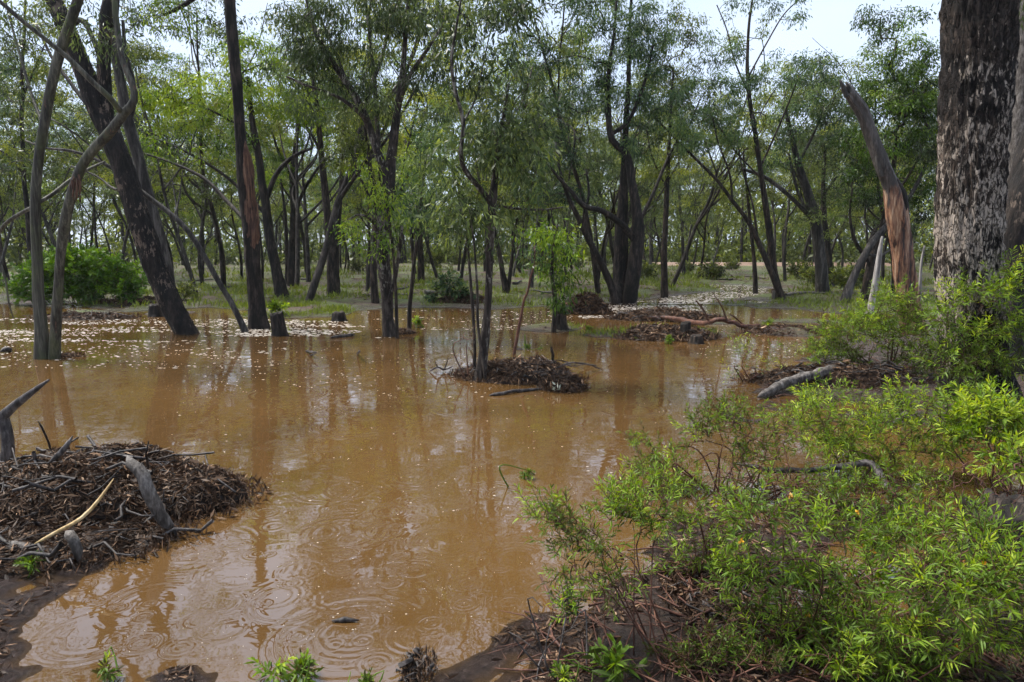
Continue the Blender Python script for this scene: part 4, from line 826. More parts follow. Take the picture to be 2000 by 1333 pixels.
# ------------------------------------------------------------------ flood debris
def debris(name, label, px, py, rx, ry, h, n_leaf, rot=0.0, seed=1, ll=(.05, .11), dents=(), twigs=40, cat='debris'):
    q = on(px, py); q[2] = 0; rng = np.random.default_rng(seed)
    cr, sr = math.cos(rot), math.sin(rot)
    def hh(u, v):
        r = np.sqrt(u * u + v * v) * (1 + .16 * fbm(p3(u * 2.2, v * 2.2), 3, seed + 5)); b = np.clip(1 - r ** 2.4, 0, None) ** .62
        x = u * rx * cr - v * ry * sr + q[0]; y = u * rx * sr + v * ry * cr + q[1]
        k = h * b * (1 + .55 * fbm(p3(x * 2.6, y * 2.6), 4, seed))
        for du, dv, dr, dd in dents: k = k - dd * np.exp(-((u - du) ** 2 + (v - dv) ** 2) / dr ** 2)
        return x, y, k - .04
    n = 70; g = np.linspace(-1.08, 1.08, n); U, V = np.meshgrid(g, g); x, y, z = hh(U.ravel(), V.ravel())
    z = z + fbm(p3(x * 14, y * 14), 3, seed + 2) * .02
    root = empty(name, q, label, cat)
    i = np.arange(n - 1)[:, None] * n + np.arange(n - 1)[None]
    mb = MB(); mb.add(np.stack([x, y, z], -1), np.stack([i, i + 1, i + n + 1, i + n], -1).reshape(-1, 4), c=np.clip(.12 + .10 * rng.random(n * n), 0, 1)); mb.obj('packed_core', M['litter'], root, q)
    u = rng.uniform(-1, 1, n_leaf * 2); v = rng.uniform(-1, 1, n_leaf * 2); k = u * u + v * v < 1.03; u, v = u[k], v[k]; ed = rng.random(len(u)) < .10; sc_ = np.where(ed, rng.uniform(.98, 1.2, len(u)) / np.sqrt(u * u + v * v + 1e-6), 1.0); u, v = u * sc_, v * sc_
    x, y, z = hh(u, v); z = np.maximum(z, .003 - .0 * z); e = .01; _, _, zu = hh(u + e, v); _, _, zv = hh(u, v + e)
    gx = (zu - z) / (e * rx); gy = (zv - z) / (e * ry); nx = -(gx * cr - gy * sr); ny = -(gx * sr + gy * cr)
    N = unit(np.stack([nx, ny, np.ones_like(nx)], -1)); m = len(u)
    rnd = rng.normal(size=(m, 3)); dirs = unit(rnd - N * np.sum(rnd * N, 1)[:, None]); dirs = unit(dirs + N * rng.uniform(-.15, .45, m)[:, None])
    P = np.stack([x, y, z], -1) + N * rng.uniform(-.005, .025, m)[:, None]
    L = rng.uniform(ll[0], ll[1], m); T = np.clip(rng.beta(2.0, 2.6, m) + (rng.random(m) > .93) * .35, 0, 1)
    mb = MB(); leaves(mb, P, dirs, L, L * rng.uniform(.10, .24, m), T, rng, .3, .05)
    ns = min(m, n_leaf // 160 if rx > .9 and h > .3 else n_leaf // 260); kx = rng.integers(0, m, ns); Ls = rng.uniform(ll[1], ll[1] * 1.5, ns)
    leaves(mb, P[kx] + N[kx] * .02, dirs[kx] + N[kx] * rng.uniform(-.1, .25, ns)[:, None], Ls, Ls * rng.uniform(.10, .28, ns), rng.uniform(.75, 1.0, ns), rng, .5, .06)
    tag(mb.obj('leaf_litter', M['litter'], root, q, smooth=False), kind='stuff')
    mb = MB()
    for _ in range(twigs):
        a = rng.uniform(0, 6.283); r = rng.random() ** .5 * .95; x, y, z = hh(np.array([r * math.cos(a)]), np.array([r * math.sin(a)])); p = np.array([x[0], y[0], z[0] + .01])
        d = unit(np.array([rng.normal(), rng.normal(), rng.normal() * .25])); L = rng.uniform(.10, .42) * (rx + ry) * .5
        tube(mb, [p - d * L * .5, p + rng.normal(size=3) * .015, p + d * L * .5], np.array([1, .8, .4]) * rng.uniform(.003, .008), 5)
    for _ in range(int(twigs * .22)):
        a = rng.uniform(0, 6.283); r = rng.random() ** .5 * .9; x, y, z = hh(np.array([r * math.cos(a)]), np.array([r * math.sin(a)])); p = np.array([x[0], y[0], z[0] + .02]); L = rng.uniform(.35, .95) * rx
        d = unit(np.array([rng.normal(), rng.normal() * .6, rng.normal() * .09])); t_ = np.linspace(-.5, .5, 6)[:, None]; tube(mb, p + d * L * t_ + rng.normal(size=(6, 3)) * .02, np.linspace(1, .35, 6) * rng.uniform(.005, .013) * max(1, rx), 6, .2, 9, seed)
    tag(mb.obj('twig_tangle', M['wood_dark'], root, q), kind='stuff')
    return root, hh
debris('debris_mound', 'big mound of wet dead leaves and sticks at the lower left', 165, 968, .93, .58, .30, 15000, .10, 3, (.025, .085), [(0.08, .30, .16, .18), (-.35, -.1, .2, .10), (.5, .45, .25, .12), (.45, -.5, .2, .08), (-.1, -.55, .2, .08)], 170)
debris('debris_mound', 'low skirt of dead leaves and mud in front of the big mound', 90, 1040, .70, .40, .11, 5000, .1, 4, (.025, .08), (), 80)
debris('debris_mound', 'leaf debris piled against the slender islet tree', 1005, 738, .78, .42, .26, 9000, -.22, 6, (.03, .09), [(-.5, .2, .3, .12), (.3, -.4, .25, .08)], 130)
debris('debris_mound', 'tail of leaf debris trailing into the water off the islet', 1098, 760, .26, .22, .17, 1800, -.3, 7, (.05, .11), (), 16)
debris('debris_mound', 'root ball of dark twigs on the bank left of the black tree', 1142, 612, .55, .4, .42, 1800, 0, 8, (.08, .25), (), 80)
debris('debris_mound', 'brown litter heap along the fallen branch, far islet', 1300, 624, 1.3, .5, .2, 2500, 0, 9, (.08, .2), (), 60)
debris('debris_mound', 'dark litter heap beside the stump on the near islet', 1305, 650, .9, .5, .22, 2500, 0, 10, (.07, .16), (), 40)
debris('debris_mound', 'low litter bank on the right-hand islet', 1545, 650, .95, .55, .14, 2600, 0, 12, (.07, .14), (), 30)
debris('debris_mound', 'leaf heap under the leafy branch behind the islet tree', 905, 590, .9, .6, .28, 1800, 0, 13, (.1, .2), (), 40)
debris('debris_mound', 'small litter raft at the foot of the forked gum', 125, 697, .26, .16, .06, 500, 0, 14, (.05, .1), (), 8)
debris('debris_mound', 'brown litter raft in front of the dense green bush', 165, 622, 1.2, .5, .14, 1500, 0, 15, (.08, .16), (), 20)
debris('debris_mound', 'dark knob of roots at the foot of the lichen-flecked tree', 788, 652, .24, .16, .12, 500, 0, 16, (.05, .1), (), 8)
debris('debris_mound', 'litter drift behind the leaning flaky tree', 262, 594, 1.3, .5, .22, 1500, 0, 17, (.08, .18), (), 30)
debris('debris_mound', 'dark leaf drift under the far right shrubs', 1640, 745, 1.1, .5, .20, 4500, 0, 18, (.04, .10), (), 130)
debris('debris_mound', 'dark leaf drift under the lower right shrubs', 1480, 1170, .5, .35, .06, 3000, .2, 19, (.03, .08), (), 80)
debris('debris_mound', 'small dark clump of roots and leaves in the shallows at the bottom edge', 812, 1312, .06, .12, .05, 400, 0, 23, (.02, .05), (), 26)
stick('log', 'short grey log lying down the front of the big leaf mound', [(250, 890, 18, .46), (270, 915, 25, .40), (290, 950, 27, .30), (308, 985, 27, .19), (326, 1015, 24, .09), (336, 1032, 15, .02)], 'wood_log', 'log', 16)
stick('stick', 'long tan stick lying across the big leaf mound', [(68, 1062, 7, .12), (120, 1035, 8, .20), (160, 1012, 8, .24), (195, 975, 7, .32), (222, 935, 5, .40)], 'stick_tan', 'stick', 8)
stick('stick', 'grey stick standing out of the mud below the big mound', [(130, 1040, 20, .16), (145, 1060, 20, .12), (155, 1100, 20, .02)], 'wood_log', 'stick', 10)
stick('stick', 'grey driftwood lying at the lower left edge', [(-30, 1062, 26, .06), (30, 1068, 28, .07), (105, 1082, 18, .04)], 'wood_log', 'log', 12)
stick('stick', 'dark branch leaning on the crest of the big mound', [(95, 905, 12, .34), (120, 880, 12, .42), (142, 852, 10, .50)], 'wood_dark', 'branch', 8)
stick('stick', 'thin twig rising behind the big mound', [(100, 880, 5, .34), (88, 848, 4, .50), (74, 822, 4, .60)], 'wood_dark', 'stick', 6)
stick('stick', 'broken twig lying in water at the tip of the big mound', [(390, 990, 7, .02), (415, 972, 6, .05), (436, 966, 3, .03)], 'wood_dark', 'stick', 6)

# ------------------------------------------------------------------ shrubs of the right bank
def shrub(name, label, base_px, lobes, leaf='leaf_shrub', bark='twig_red', per=18, ll=.06, lw=.008, span=.14, stems=5, cat='shrub', group=None, flowers=0, spread=.25, tip=.0018, Yd=None, bare=0, upb=.5, wander=.14):
    SEED[0] += 1; rng = np.random.default_rng(SEED[0]); q = on(*base_px); Yd = Yd or q[1]; q[2] = hz(q[0], q[1])
    root = empty(name, q, label, cat, group)
    T, tones = [], []
    for lo in lobes:
        px, py, rx, ry, n, tone = lo[:6]; dy = lo[6] if len(lo) > 6 else 0
        c = D(px, py, Yd + dy); m = mpp(c)
        T.append(lobe_pts(c, (rx * m, (rx + ry) * .5 * m, ry * m), n, rng, .2)); tones.append(np.clip(tone - .06 + rng.normal(size=n) * .21, .03, .98))
    T = np.concatenate(T); tones = np.concatenate(tones); T[:, 2] = np.maximum(T[:, 2], hz(q[0], q[1]) + .05)
    st = []
    cen = [D(lo[0], lo[1], Yd + (lo[6] if len(lo) > 6 else 0)) for lo in lobes]
    for k in range(stems):
        c = cen[k % len(cen)] + rng.normal(size=3) * .06; b = q + np.array([rng.normal() * .05, rng.normal() * .05, -.05])
        mid = (b + c) * .5 + rng.normal(size=3) * .08 + np.array([0, 0, .06])
        P, R = resample(np.array([b, mid, b + (c - b) * .8]), np.array([.0075, .0055, .003]) * min(1.3, max(.5, Yd / 5.5)), .06); st.append((P, R))
    tubes, ends = grow(st, T, rng, tip, wander, .42, .12, .012)
    mb = MB()
    for P, R in st: tube(mb, P, R, 6, .1, 9, SEED[0])
    for P, R in tubes: tube(mb, P, R, 5, cap=False)
    order = np.argsort(np.array([np.min(np.linalg.norm(np.concatenate([p for p, r in st]) - t, axis=1)) for t in T])); tones = tones[order]
    keep = rng.random(len(ends)) >= bare; ends = [e for e, k in zip(ends, keep) if k]; tones = tones[keep]
    if ends:
        lm = MB(); Pn, Dn, sp = tuft_leaves(lm, ends, tones, per, rng, span, ll, lw, upb)
        for a, d in zip(Pn, Dn): tube(mb, [a, a + d * sp * .5, a + d * sp], [tip, tip * .8, tip * .4], 4, cap=False)
    mb.obj('stem', M[bark], root, q)
    fo = lm.obj('foliage', M[leaf], root, q, smooth=False) if ends else None
    for k in range(flowers):
        e = ends[int(rng.integers(len(ends)))]; p = e[0] + e[1] * span * rng.random() + rng.normal(size=3) * .03
        f = MB(); m = 7; a = rng.normal(size=(m, 3)); leaves(f, np.repeat(p[None], m, 0), a + np.array([0, 0, .3]), np.full(m, .016), np.full(m, .011), rng.random(m), rng)
        f.obj('yellow_leaf', M['leaf_yellow'], fo, q, smooth=False)
    return root
shrub('reddish_stem_shrub', 'shrub with bare reddish stems leaning left over the water', (1295, 1275), [(1080, 1010, 60, 34, 40, .55, .15), (1130, 1060, 80, 40, 46, .48, .1), (1215, 985, 70, 34, 46, .68, .25), (1265, 1010, 60, 50, 46, .70, .2), (1290, 950, 50, 36, 34, .70, .4), (1110, 1120, 36, 18, 10, .5), (1180, 1140, 70, 50, 26, .45)], bare=.25, stems=9, per=20, ll=.045, lw=.005, span=.11, tip=.0015)
shrub('bushy_shrub', 'fullest bright green shrub at the bottom right corner', (1720, 1330), [(1850, 1140, 130, 56, 74, .62), (1930, 1230, 90, 56, 52, .58), (1760, 1240, 100, 50, 50, .62), (1650, 1290, 90, 46, 46, .60), (1920, 1050, 90, 56, 44, .58, .4), (1800, 1310, 120, 36, 34, .4), (1960, 1130, 60, 56, 36, .62), (1720, 1330, 120, 30, 30, .45)], bare=.12, stems=14, per=24, ll=.055, lw=.0058, span=.13, flowers=6)
shrub('yellow_dotted_shrub', 'green shrub with a few yellow leaves, between reddish stems and the corner shrub', (1540, 1260), [(1480, 1010, 74, 46, 46, .60), (1450, 1110, 66, 40, 36, .60), (1560, 1110, 80, 44, 36, .56), (1600, 1210, 90, 46, 46, .62), (1620, 1030, 80, 44, 34, .56, .2), (1470, 1200, 70, 40, 26, .5), (1690, 1130, 80, 50, 40, .58), (1550, 1290, 90, 36, 30, .45), (1720, 1050, 60, 40, 24, .55, .2)], bare=.15, stems=16, per=22, ll=.05, lw=.0058, span=.12, flowers=10)
shrub('low_mat_shrub', 'low dark straggly plant at the bottom edge under the reddish shrub', (1400, 1310), [(1400, 1270, 80, 40, 60, .35), (1330, 1310, 60, 30, 36, .32), (1480, 1310, 70, 30, 40, .4)], stems=8, per=16, ll=.03, lw=.005, span=.07)
shrub('twiggy_shrub', 'twiggy half-bare shrub at the water edge above the reddish shrub', (1405, 960), [(1430, 820, 80, 36, 60, .56), (1370, 840, 56, 36, 40, .60), (1300, 905, 66, 36, 44, .60), (1255, 930, 44, 30, 26, .62), (1330, 960, 70, 34, 36, .55), (1470, 880, 70, 44, 44, .52), (1260, 870, 30, 24, 12, .5), (1530, 850, 50, 40, 30, .5)], bare=.3, stems=14, per=20, ll=.05, lw=.0065, span=.13)
shrub('spreading_shrub', 'wide bright shrub in front of the pale log', (1680, 930), [(1640, 855, 100, 44, 90, .62), (1730, 825, 80, 44, 66, .60), (1590, 815, 70, 40, 54, .58), (1810, 870, 70, 46, 56, .58), (1690, 900, 100, 34, 60, .58), (1620, 775, 80, 26, 36, .5, .5), (1790, 790, 70, 34, 40, .60), (1860, 820, 50, 40, 36, .6)], bare=.12, stems=14, per=22, ll=.055, lw=.0068, span=.14)
shrub('back_shrub', 'leafy shrub at the foot of the broken snag behind the pale log', (1730, 735), [(1640, 655, 50, 46, 80, .60), (1700, 645, 64, 46, 90, .55), (1770, 635, 64, 54, 90, .50), (1660, 700, 64, 32, 60, .40), (1790, 700, 80, 40, 80, .38), (1740, 590, 60, 34, 50, .6), (1860, 690, 60, 40, 50, .4), (1600, 690, 40, 30, 30, .5)], stems=14, per=22, ll=.075, lw=.0095, span=.2)
shrub('trunk_shrub', 'bright shrub climbing in front of the huge trunk', (1890, 760), [(1850, 610, 40, 36, 20, .50), (1895, 570, 44, 30, 16, .58), (1965, 570, 40, 34, 30, .60), (1985, 525, 24, 24, 10, .6), (1900, 650, 74, 44, 40, .42), (1970, 640, 40, 44, 36, .46), (1860, 705, 60, 40, 40, .38), (1940, 710, 60, 44, 40, .38)], stems=12, per=22, ll=.075, lw=.010, span=.2, Yd=6.7)
shrub('edge_shrub', 'light green shrub at the right edge below the huge trunk', (1960, 960), [(1930, 810, 60, 34, 46, .70), (1985, 840, 40, 44, 40, .72), (1890, 850, 60, 36, 44, .60), (1975, 900, 40, 34, 34, .70, -.4), (1900, 780, 60, 30, 36, .55, .8)], stems=9, per=18, ll=.075, lw=.011, span=.15)
shrub('wispy_shrub', 'wispy thin shrub standing in water left of the pale log', (1465, 745), [(1450, 690, 34, 34, 24, .5), (1490, 720, 50, 24, 20, .45), (1430, 730, 30, 20, 10, .5), (1540, 690, 50, 24, 16, .45)], bare=.3, stems=7, per=14, ll=.07, lw=.007, span=.16)
shrub('dry_twig_shrub', 'leafless tangle of dry red-brown twigs over the black stump', (1900, 1060), [(1880, 930, 70, 60, 60, .5), (1950, 950, 60, 60, 60, .5), (1850, 1000, 80, 40, 40, .5), (1990, 900, 40, 40, 24, .5), (1960, 1020, 60, 40, 30, .5)], bare=1.0, stems=14, wander=.25)
shrub('bare_bush', 'low leafless reddish bush in the middle of the right bank', (1500, 985), [(1480, 900, 80, 40, 50, .5), (1560, 930, 80, 40, 40, .5), (1420, 930, 60, 40, 30, .5), (1640, 960, 70, 30, 30, .5)], bare=.92, stems=12, wander=.25, per=12)
shrub('mid_shrub', 'narrow-leaved shrub in front of the black stump', (1800, 1120), [(1800, 1040, 60, 40, 30, .55), (1740, 1060, 50, 40, 24, .55), (1870, 1080, 50, 40, 24, .6)], stems=7, per=18, ll=.06, lw=.008, span=.13, flowers=3)
shrub('straggling_shrub', 'straggling twiggy shrub filling the gap left of the yellow-dotted one', (1400, 1120), [(1350, 1010, 70, 50, 46, .50), (1420, 1000, 60, 50, 40, .55), (1380, 1080, 70, 46, 40, .45), (1330, 1130, 60, 40, 24, .4), (1430, 1140, 60, 40, 24, .4)], bare=.42, stems=16, per=20, ll=.045, lw=.0055, span=.11, wander=.22)
shrub('leaning_shrub', 'half-bare reddish shrub over the crooked fallen limb', (1660, 1010), [(1560, 940, 70, 44, 44, .55), (1650, 960, 80, 40, 50, .52), (1740, 950, 70, 44, 44, .55), (1600, 990, 70, 36, 34, .45), (1720, 1010, 80, 36, 34, .5), (1820, 960, 60, 44, 36, .55)], bare=.40, stems=18, per=20, ll=.05, lw=.0062, span=.12, wander=.22)
# the bush across the water and low growth
shrub('dense_green_bush', 'big dense dark green bush on the far bank behind the forked gum', (150, 596), [(90, 540, 60, 40, 120, .5), (160, 520, 70, 34, 150, .62), (220, 540, 60, 40, 130, .55), (60, 565, 50, 30, 80, .45), (150, 565, 90, 30, 130, .35), (250, 565, 40, 30, 70, .5)], leaf='leaf_bush', per=26, ll=.17, lw=.04, span=.30, stems=10, tip=.006)
shrub('small_bush', 'small round bush between the leaning flaky tree and the arching sapling', (360, 590), [(360, 568, 24, 20, 60, .45)], leaf='leaf_olive', per=18, ll=.12, lw=.02, span=.2, stems=4, tip=.004)
shrub('leafy_branch', 'fallen leafy grey-green branch on the far shore behind the islet tree', (880, 592), [(875, 555, 30, 20, 26, .55), (900, 575, 34, 16, 24, .45), (855, 575, 18, 14, 12, .5)], leaf='leaf_teal', per=10, ll=.20, lw=.06, span=.2, stems=5, tip=.005, upb=-.2)
shrub('pale_green_bush', 'rounded grey-green bush on the far grass left of the islet tree', (880, 528), [(845, 508, 34, 14, 60, .5), (895, 504, 36, 16, 70, .55)], leaf='leaf_olive', per=22, ll=.2, lw=.05, span=.35, stems=6, tip=.006)
shrub('stump_growth', 'green leaves sprouting on top of the grassy islet stump', (1094, 646), [(1088, 600, 14, 12, 12, .45), (1100, 606, 10, 8, 8, .5)], leaf='leaf_teal', per=12, ll=.11, lw=.03, span=.1, stems=3, upb=-.1)
# little plants at the bottom edge
for k, (px, py, hpx, lab, n) in enumerate([(205, 1330, 46, 'tiny leafy seedling at the bottom left edge', 3), (533, 1332, 62, 'upright bright green seedling in the mud near the bottom edge', 3), (585, 1338, 56, 'grassy tuft right of the upright seedling', 6), (720, 1340, 30, 'small grassy tuft below the big ripple ring', 6),
                                      (1205, 1335, 90, 'pale green broad-leaved weed at the bottom edge under the reddish shrub', 5), (1100, 1345, 40, 'bright low weed left of the broad-leaved weed', 5), (60, 1118, 34, 'tuft of grass at the foot of the lower left driftwood', 9), (1028, 935, 22, 'lone floating sprig in the open water', 4), (1028, 683, 12, 'flat grass tuft behind the debris islet', 8), (812, 640, 22, 'grass tuft by the root knob of the lichen-flecked tree', 7), (545, 612, 30, 'grass tuft behind the upright stump', 8), (1305, 672, 16, 'green tuft at the front edge of the litter islet', 9), (1500, 640, 16, 'green plant between the two litter islets', 6), (1150, 648, 12, 'green turf edge right of the leafy stump', 8)]):
    q = on(px, py); m = mpp(q)
    shrub('small_plant', lab, (px, py), [(px, py - hpx * .35, hpx * .35, hpx * .25, n * 2, .50)], leaf='leaf_shrub', bark='leaf_shrub', per=14, ll=hpx * m * .45, lw=hpx * m * .09, span=hpx * m * .5, stems=2, cat='plant', tip=.0015)
shrub('drowned_sprig', 'dark wet sprig with a green head standing in the near mud', (1112, 1330), [(1112, 1190, 30, 20, 16, .5), (1108, 1160, 20, 20, 8, .5)], per=14, ll=.03, lw=.005, span=.07, stems=6, bark='wood_dark', cat='plant')
shrub('dead_shoots', 'thin bare dead shoots rising around the islet tree', (925, 742), [(905, 660, 20, 40, 8, .5), (965, 690, 30, 30, 8, .5), (895, 690, 20, 20, 5, .5), (930, 640, 14, 40, 6, .5)], bare=1.0, stems=6, cat='plant', tip=.003)

q = on(1086, 768); mb = MB(); rng = np.random.default_rng(3); leaves(mb, np.repeat(q[None], 9, 0) + rng.normal(size=(9, 3)) * .02 + np.array([0, 0, .05]), rng.normal(size=(9, 3)) * np.array([1, .4, .6]) + np.array([0, -.2, .5]), rng.uniform(.04, .085, 9), rng.uniform(.018, .028, 9), rng.random(9), rng)
m_, nt_, p_, o_ = mat_new('pale_leaf_underside'); p_.inputs['Base Color'].default_value = (.55, .55, .46, 1); nt_.links.new(ramp(nt_, [(0, (.22, .24, .17)), (1, (.46, .46, .38))], attr(nt_)), p_.inputs['Base Color'])
tag(mb.obj('pale_sprig', m_, None, q, smooth=False, place=True), 'sprig of whitish upturned leaves at the right tip of the islet debris', 'sprig')
# ------------------------------------------------------------------ woodland behind
def generic_tree(name, label, h, seed, bark, leaf, n_lobes, cl, per, group, lean=.1, fork=.4, ll=.135, lw=.038, size=.25):
    rng = np.random.default_rng(seed); root = empty(name, (0, 0, 0), label, 'tree', group)
    tp = [np.array([0, 0, -.3])]; d = np.array([rng.normal() * lean, rng.normal() * lean, 1.0]); p = np.zeros(3); tr = [.105 * h / 10]; tp.append(p.copy()); tr.append(.092 * h / 10)
    for k in range(7):
        d = unit(d + rng.normal(size=3) * np.array([.11, .11, .04])); p = p + d * h * .115; tp.append(p.copy()); tr.append(.088 * h / 10 * (1 - .11 * (k + 1)))
    P, R = resample(np.array(tp), np.array(tr), .35); mb = MB(); tube(mb, P, R, 10, .12, 2, seed, .5, True, .06); mb.obj('trunk', M[bark], root); al = [(P, R)]
    for k in range(5):
        j = int(len(P) * rng.uniform(.28, .85)); a = rng.uniform(0, 6.283); dd = np.array([math.cos(a) * .7, math.sin(a) * .7, .9]); L = h * rng.uniform(.22, .4)
        q = [P[j], P[j] + dd * L * .35 + rng.normal(size=3) * .15, P[j] + dd * L * .7 + rng.normal(size=3) * .25 + np.array([0, 0, .2]), P[j] + dd * L + np.array([0, 0, .5])]
        q, r = resample(np.array(q), np.array([R[j] * .7, R[j] * .55, R[j] * .4, R[j] * .2]), .35); mb = MB(); tube(mb, q, r, 7, .1, 2, seed + k); mb.obj('limb', M[bark], root); al.append((q, r))
    T, tn = [], []
    for k in range(n_lobes):
        a_, r_ = al[int(rng.integers(len(al)))]; c = a_[-1 - int(rng.integers(0, max(1, len(a_) // 3)))] + rng.normal(size=3) * np.array([.09, .09, .05]) * h
        c[2] = max(c[2] - (rng.random() < .12) * h * .2, h * .34); rr = h * rng.uniform(.07, .13); T.append(lobe_pts(c, (rr * 1.3, rr * 1.3, rr * .75), cl, rng, .3)); tn.append(np.clip(rng.uniform(.28, .78) + rng.normal(size=cl) * .16, 0, 1))
    T = np.concatenate(T); tn = np.concatenate(tn); tubes, ends = grow(al, T, rng, .009)
    mb = MB()
    for q, r in tubes: tube(mb, q, r, 4, cap=False)
    tag(mb.obj('branchwork', M[bark], root), kind='stuff')
    mb = MB(); hang_leaves(mb, T, tn, per, rng, size, ll, lw, .7); mb.obj('crown', M[leaf], root, smooth=False)
    return root
WG = 'slim gum trees of the woodland beyond the flood'
WL = 'slim gum tree among many alike in the woodland beyond the flooded clearing'
protos = [generic_tree('woodland_gum_tree', WL, 10 + (k % 3) * 1.2, 500 + k, ['bark_far', 'bark_brown', 'bark_far', 'bark_dark', 'bark_grey', 'bark_far'][k], ['leaf_olive', 'leaf_grey', 'leaf_green', 'leaf_teal', 'leaf_olive', 'leaf_olive'][k], 13, 11, 66, WG) for k in range(6)]
rng = np.random.default_rng(77)
spots = []; tries = 0
heroes = [np.array(o.location[:2]) for o in bpy.data.objects if o.get('category') == 'tree' and o.location[1] > 1]
while len(spots) < 205 and tries < 12000:
    tries += 1
    r = rng.uniform(21, 88) if rng.random() < .8 else rng.uniform(21, 45); a = rng.uniform(-.95, .95); x, y = r * math.sin(a), r * math.cos(a)
    px = 1000 + F * x / y
    if px < -350 or px > 2350: continue
    s = np.interp(x / y, _sa[:, 0], _sa[:, 1])
    if y < s + 3.5: continue
    if y < 34 and 740 < px < 1130 and rng.random() < .85: continue          # open grass
    if linesd(np.array([[x, y]]), STREAM)[0] < 2.5 or 60 < y < 69.5: continue
    if 1340 < px < 1480 and y < 60 and rng.random() < .6: continue
    if any((x - c[0]) ** 2 + (y - c[1]) ** 2 < 2.6 ** 2 for c in spots): continue
    if any((x - c[0]) ** 2 + (y - c[1]) ** 2 < 2.0 ** 2 for c in heroes): continue
    spots.append((x, y))
for k, (x, y) in enumerate(spots):
    sc = rng.uniform(.72, 1.12); pr = protos[k % 6]
    o = copy_thing(pr, (x, y, hz(x, y)), rng.uniform(0, 6.28), (sc, sc, sc * rng.uniform(.9, 1.12)))
    o.rotation_euler = (rng.normal() * .05, rng.normal() * .05, rng.uniform(0, 6.28))
for pr in protos:
    for ch in list(pr.children): bpy.data.objects.remove(ch)
    bpy.data.objects.remove(pr)
# the far wood that reads as one mass
mb = MB(); mt = MB(); rng = np.random.default_rng(9)
for k in range(420):
    r = rng.uniform(72, 165) if k > 110 else rng.uniform(70, 84); a = rng.uniform(-1.0, 1.0); x, y = r * math.sin(a), r * math.cos(a); h = rng.uniform(6.5, 11); z = hz(x, y)
    d = np.array([rng.normal() * .08, rng.normal() * .08, 1.0]); tube(mt, [np.array([x, y, z - .3]), np.array([x, y, z]) + d * h * .5, np.array([x, y, z]) + d * h * .9], [.17, .13, .05], 6)
    T = np.concatenate([np.array([x, y, z + h * .62]) + rng.normal(size=(26, 3)) * np.array([1.5, 1.5, h * .17]), np.array([x, y, z + 1.3]) + rng.normal(size=(24, 3)) * np.array([2.8, 2.8, .9])]); T[:, 2] = np.maximum(T[:, 2], z + .4); hang_leaves(mb, T, rng.uniform(.25, .65) + rng.normal(size=50) * .1 - np.repeat([0.0, .12], [26, 24]), 8, rng, 1.0, .55, .20, .5)
wd = mt.obj('woodland', M['bark_far']); tag(wd, 'distant wood closing the view behind the trees', 'woodland', kind='stuff')
tag(mb.obj('crown', M['leaf_olive'], wd, smooth=False), kind='stuff')

# low bushes on the far ground
bg_ = 'low bushes scattered under the woodland'
bl = 'low olive bush among several alike under the far trees'
bp = shrub('low_bush', bl, (1000, 520), [(1000, 512, 16, 8, 60, .5)], leaf='leaf_olive', per=20, ll=.18, lw=.045, span=.3, stems=5, tip=.005, group=bg_)
rng = np.random.default_rng(31)
for k, (px, py) in enumerate([(540, 520), (590, 525), (1130, 525), (1180, 520), (1260, 545), (1290, 530), (1230, 530), (1340, 535), (1070, 540), (60, 505), (20, 500), (130, 500), (1390, 552), (660, 520), (700, 535), (760, 530), (950, 520), (1020, 530), (440, 520), (1430, 530), (1560, 545), (1590, 560), (1650, 570), (930, 512)]):
    q = on(px, py); s = rng.uniform(.6, 1.25); copy_thing(bp, (q[0], q[1], hz(q[0], q[1])), rng.uniform(0, 6), (s, s, s * rng.uniform(.8, 1.2)))
for ch in list(bp.children): bpy.data.objects.remove(ch)
bpy.data.objects.remove(bp)

# fallen branches on the far bank
rng = np.random.default_rng(41)
for k in range(26):
    px, py = rng.uniform(60, 1650), rng.uniform(535, 590); q = on(px, py)
    if hz(q[0], q[1]) < .03: continue
    a = rng.uniform(0, 3.14); L = rng.uniform(.6, 2.2); d = np.array([math.cos(a), math.sin(a), 0]); pts = []
    for t in np.linspace(-.5, .5, 5): p = q + d * L * t + np.array([0, 0, rng.uniform(0, .06)]); p[2] += hz(p[0], p[1]) - q[2] + .04; pts.append(p)
    mb = MB(); P, R = resample(np.array(pts), np.linspace(.06, .02, 5) * rng.uniform(.7, 1.4), .12); tube(mb, P, R, 7, .15, 5, k)
    tag(mb.obj('fallen_branch', M['wood_dark' if k % 3 else 'wood_log'], None, P[0], place=True), 'dead fallen branch lying on the far grass, one of many alike', 'branch', 'dead branches strewn over the far bank')

# ------------------------------------------------------------------ grass, litter, foam
def scatter_px(n, x0, x1, y0, y1, rng):
    px = rng.uniform(x0, x1, n); py = rng.uniform(y0, y1, n); P = np.array([G(a, b) for a, b in zip(px, py)]); return P
rng = np.random.default_rng(61)
Pg = np.concatenate([scatter_px(11000, -150, 2100, 528, 625, rng), scatter_px(2200, 1000, 1600, 612, 680, rng), scatter_px(900, 420, 720, 600, 625, rng)])
z = height(Pg[:, 0], Pg[:, 1]); nb = fbm(p3(Pg[:, 0] * .45, Pg[:, 1] * .45), 3, 15)
k = (z > .01) & (nb > -.02); Pg = Pg[k]; Pg[:, 2] = z[k]
per = 7; B = np.repeat(Pg, per, 0) + rng.normal(size=(len(Pg) * per, 3)) * np.array([.12, .12, 0]); B[:, 2] -= .01
sc = np.clip(B[:, 1] / 20, .6, 2.0)
mb = MB(); L = rng.uniform(.04, .16, len(B)) * sc * (1 + .7 * np.clip(np.repeat(nb[k], per) * 2, 0, 1)); leaves(mb, B, np.array([0, 0, 1.0]) + rng.normal(size=(len(B), 3)) * .55, L, L * .16, np.clip(rng.normal(.5, .2, len(B)), 0, 1), rng)
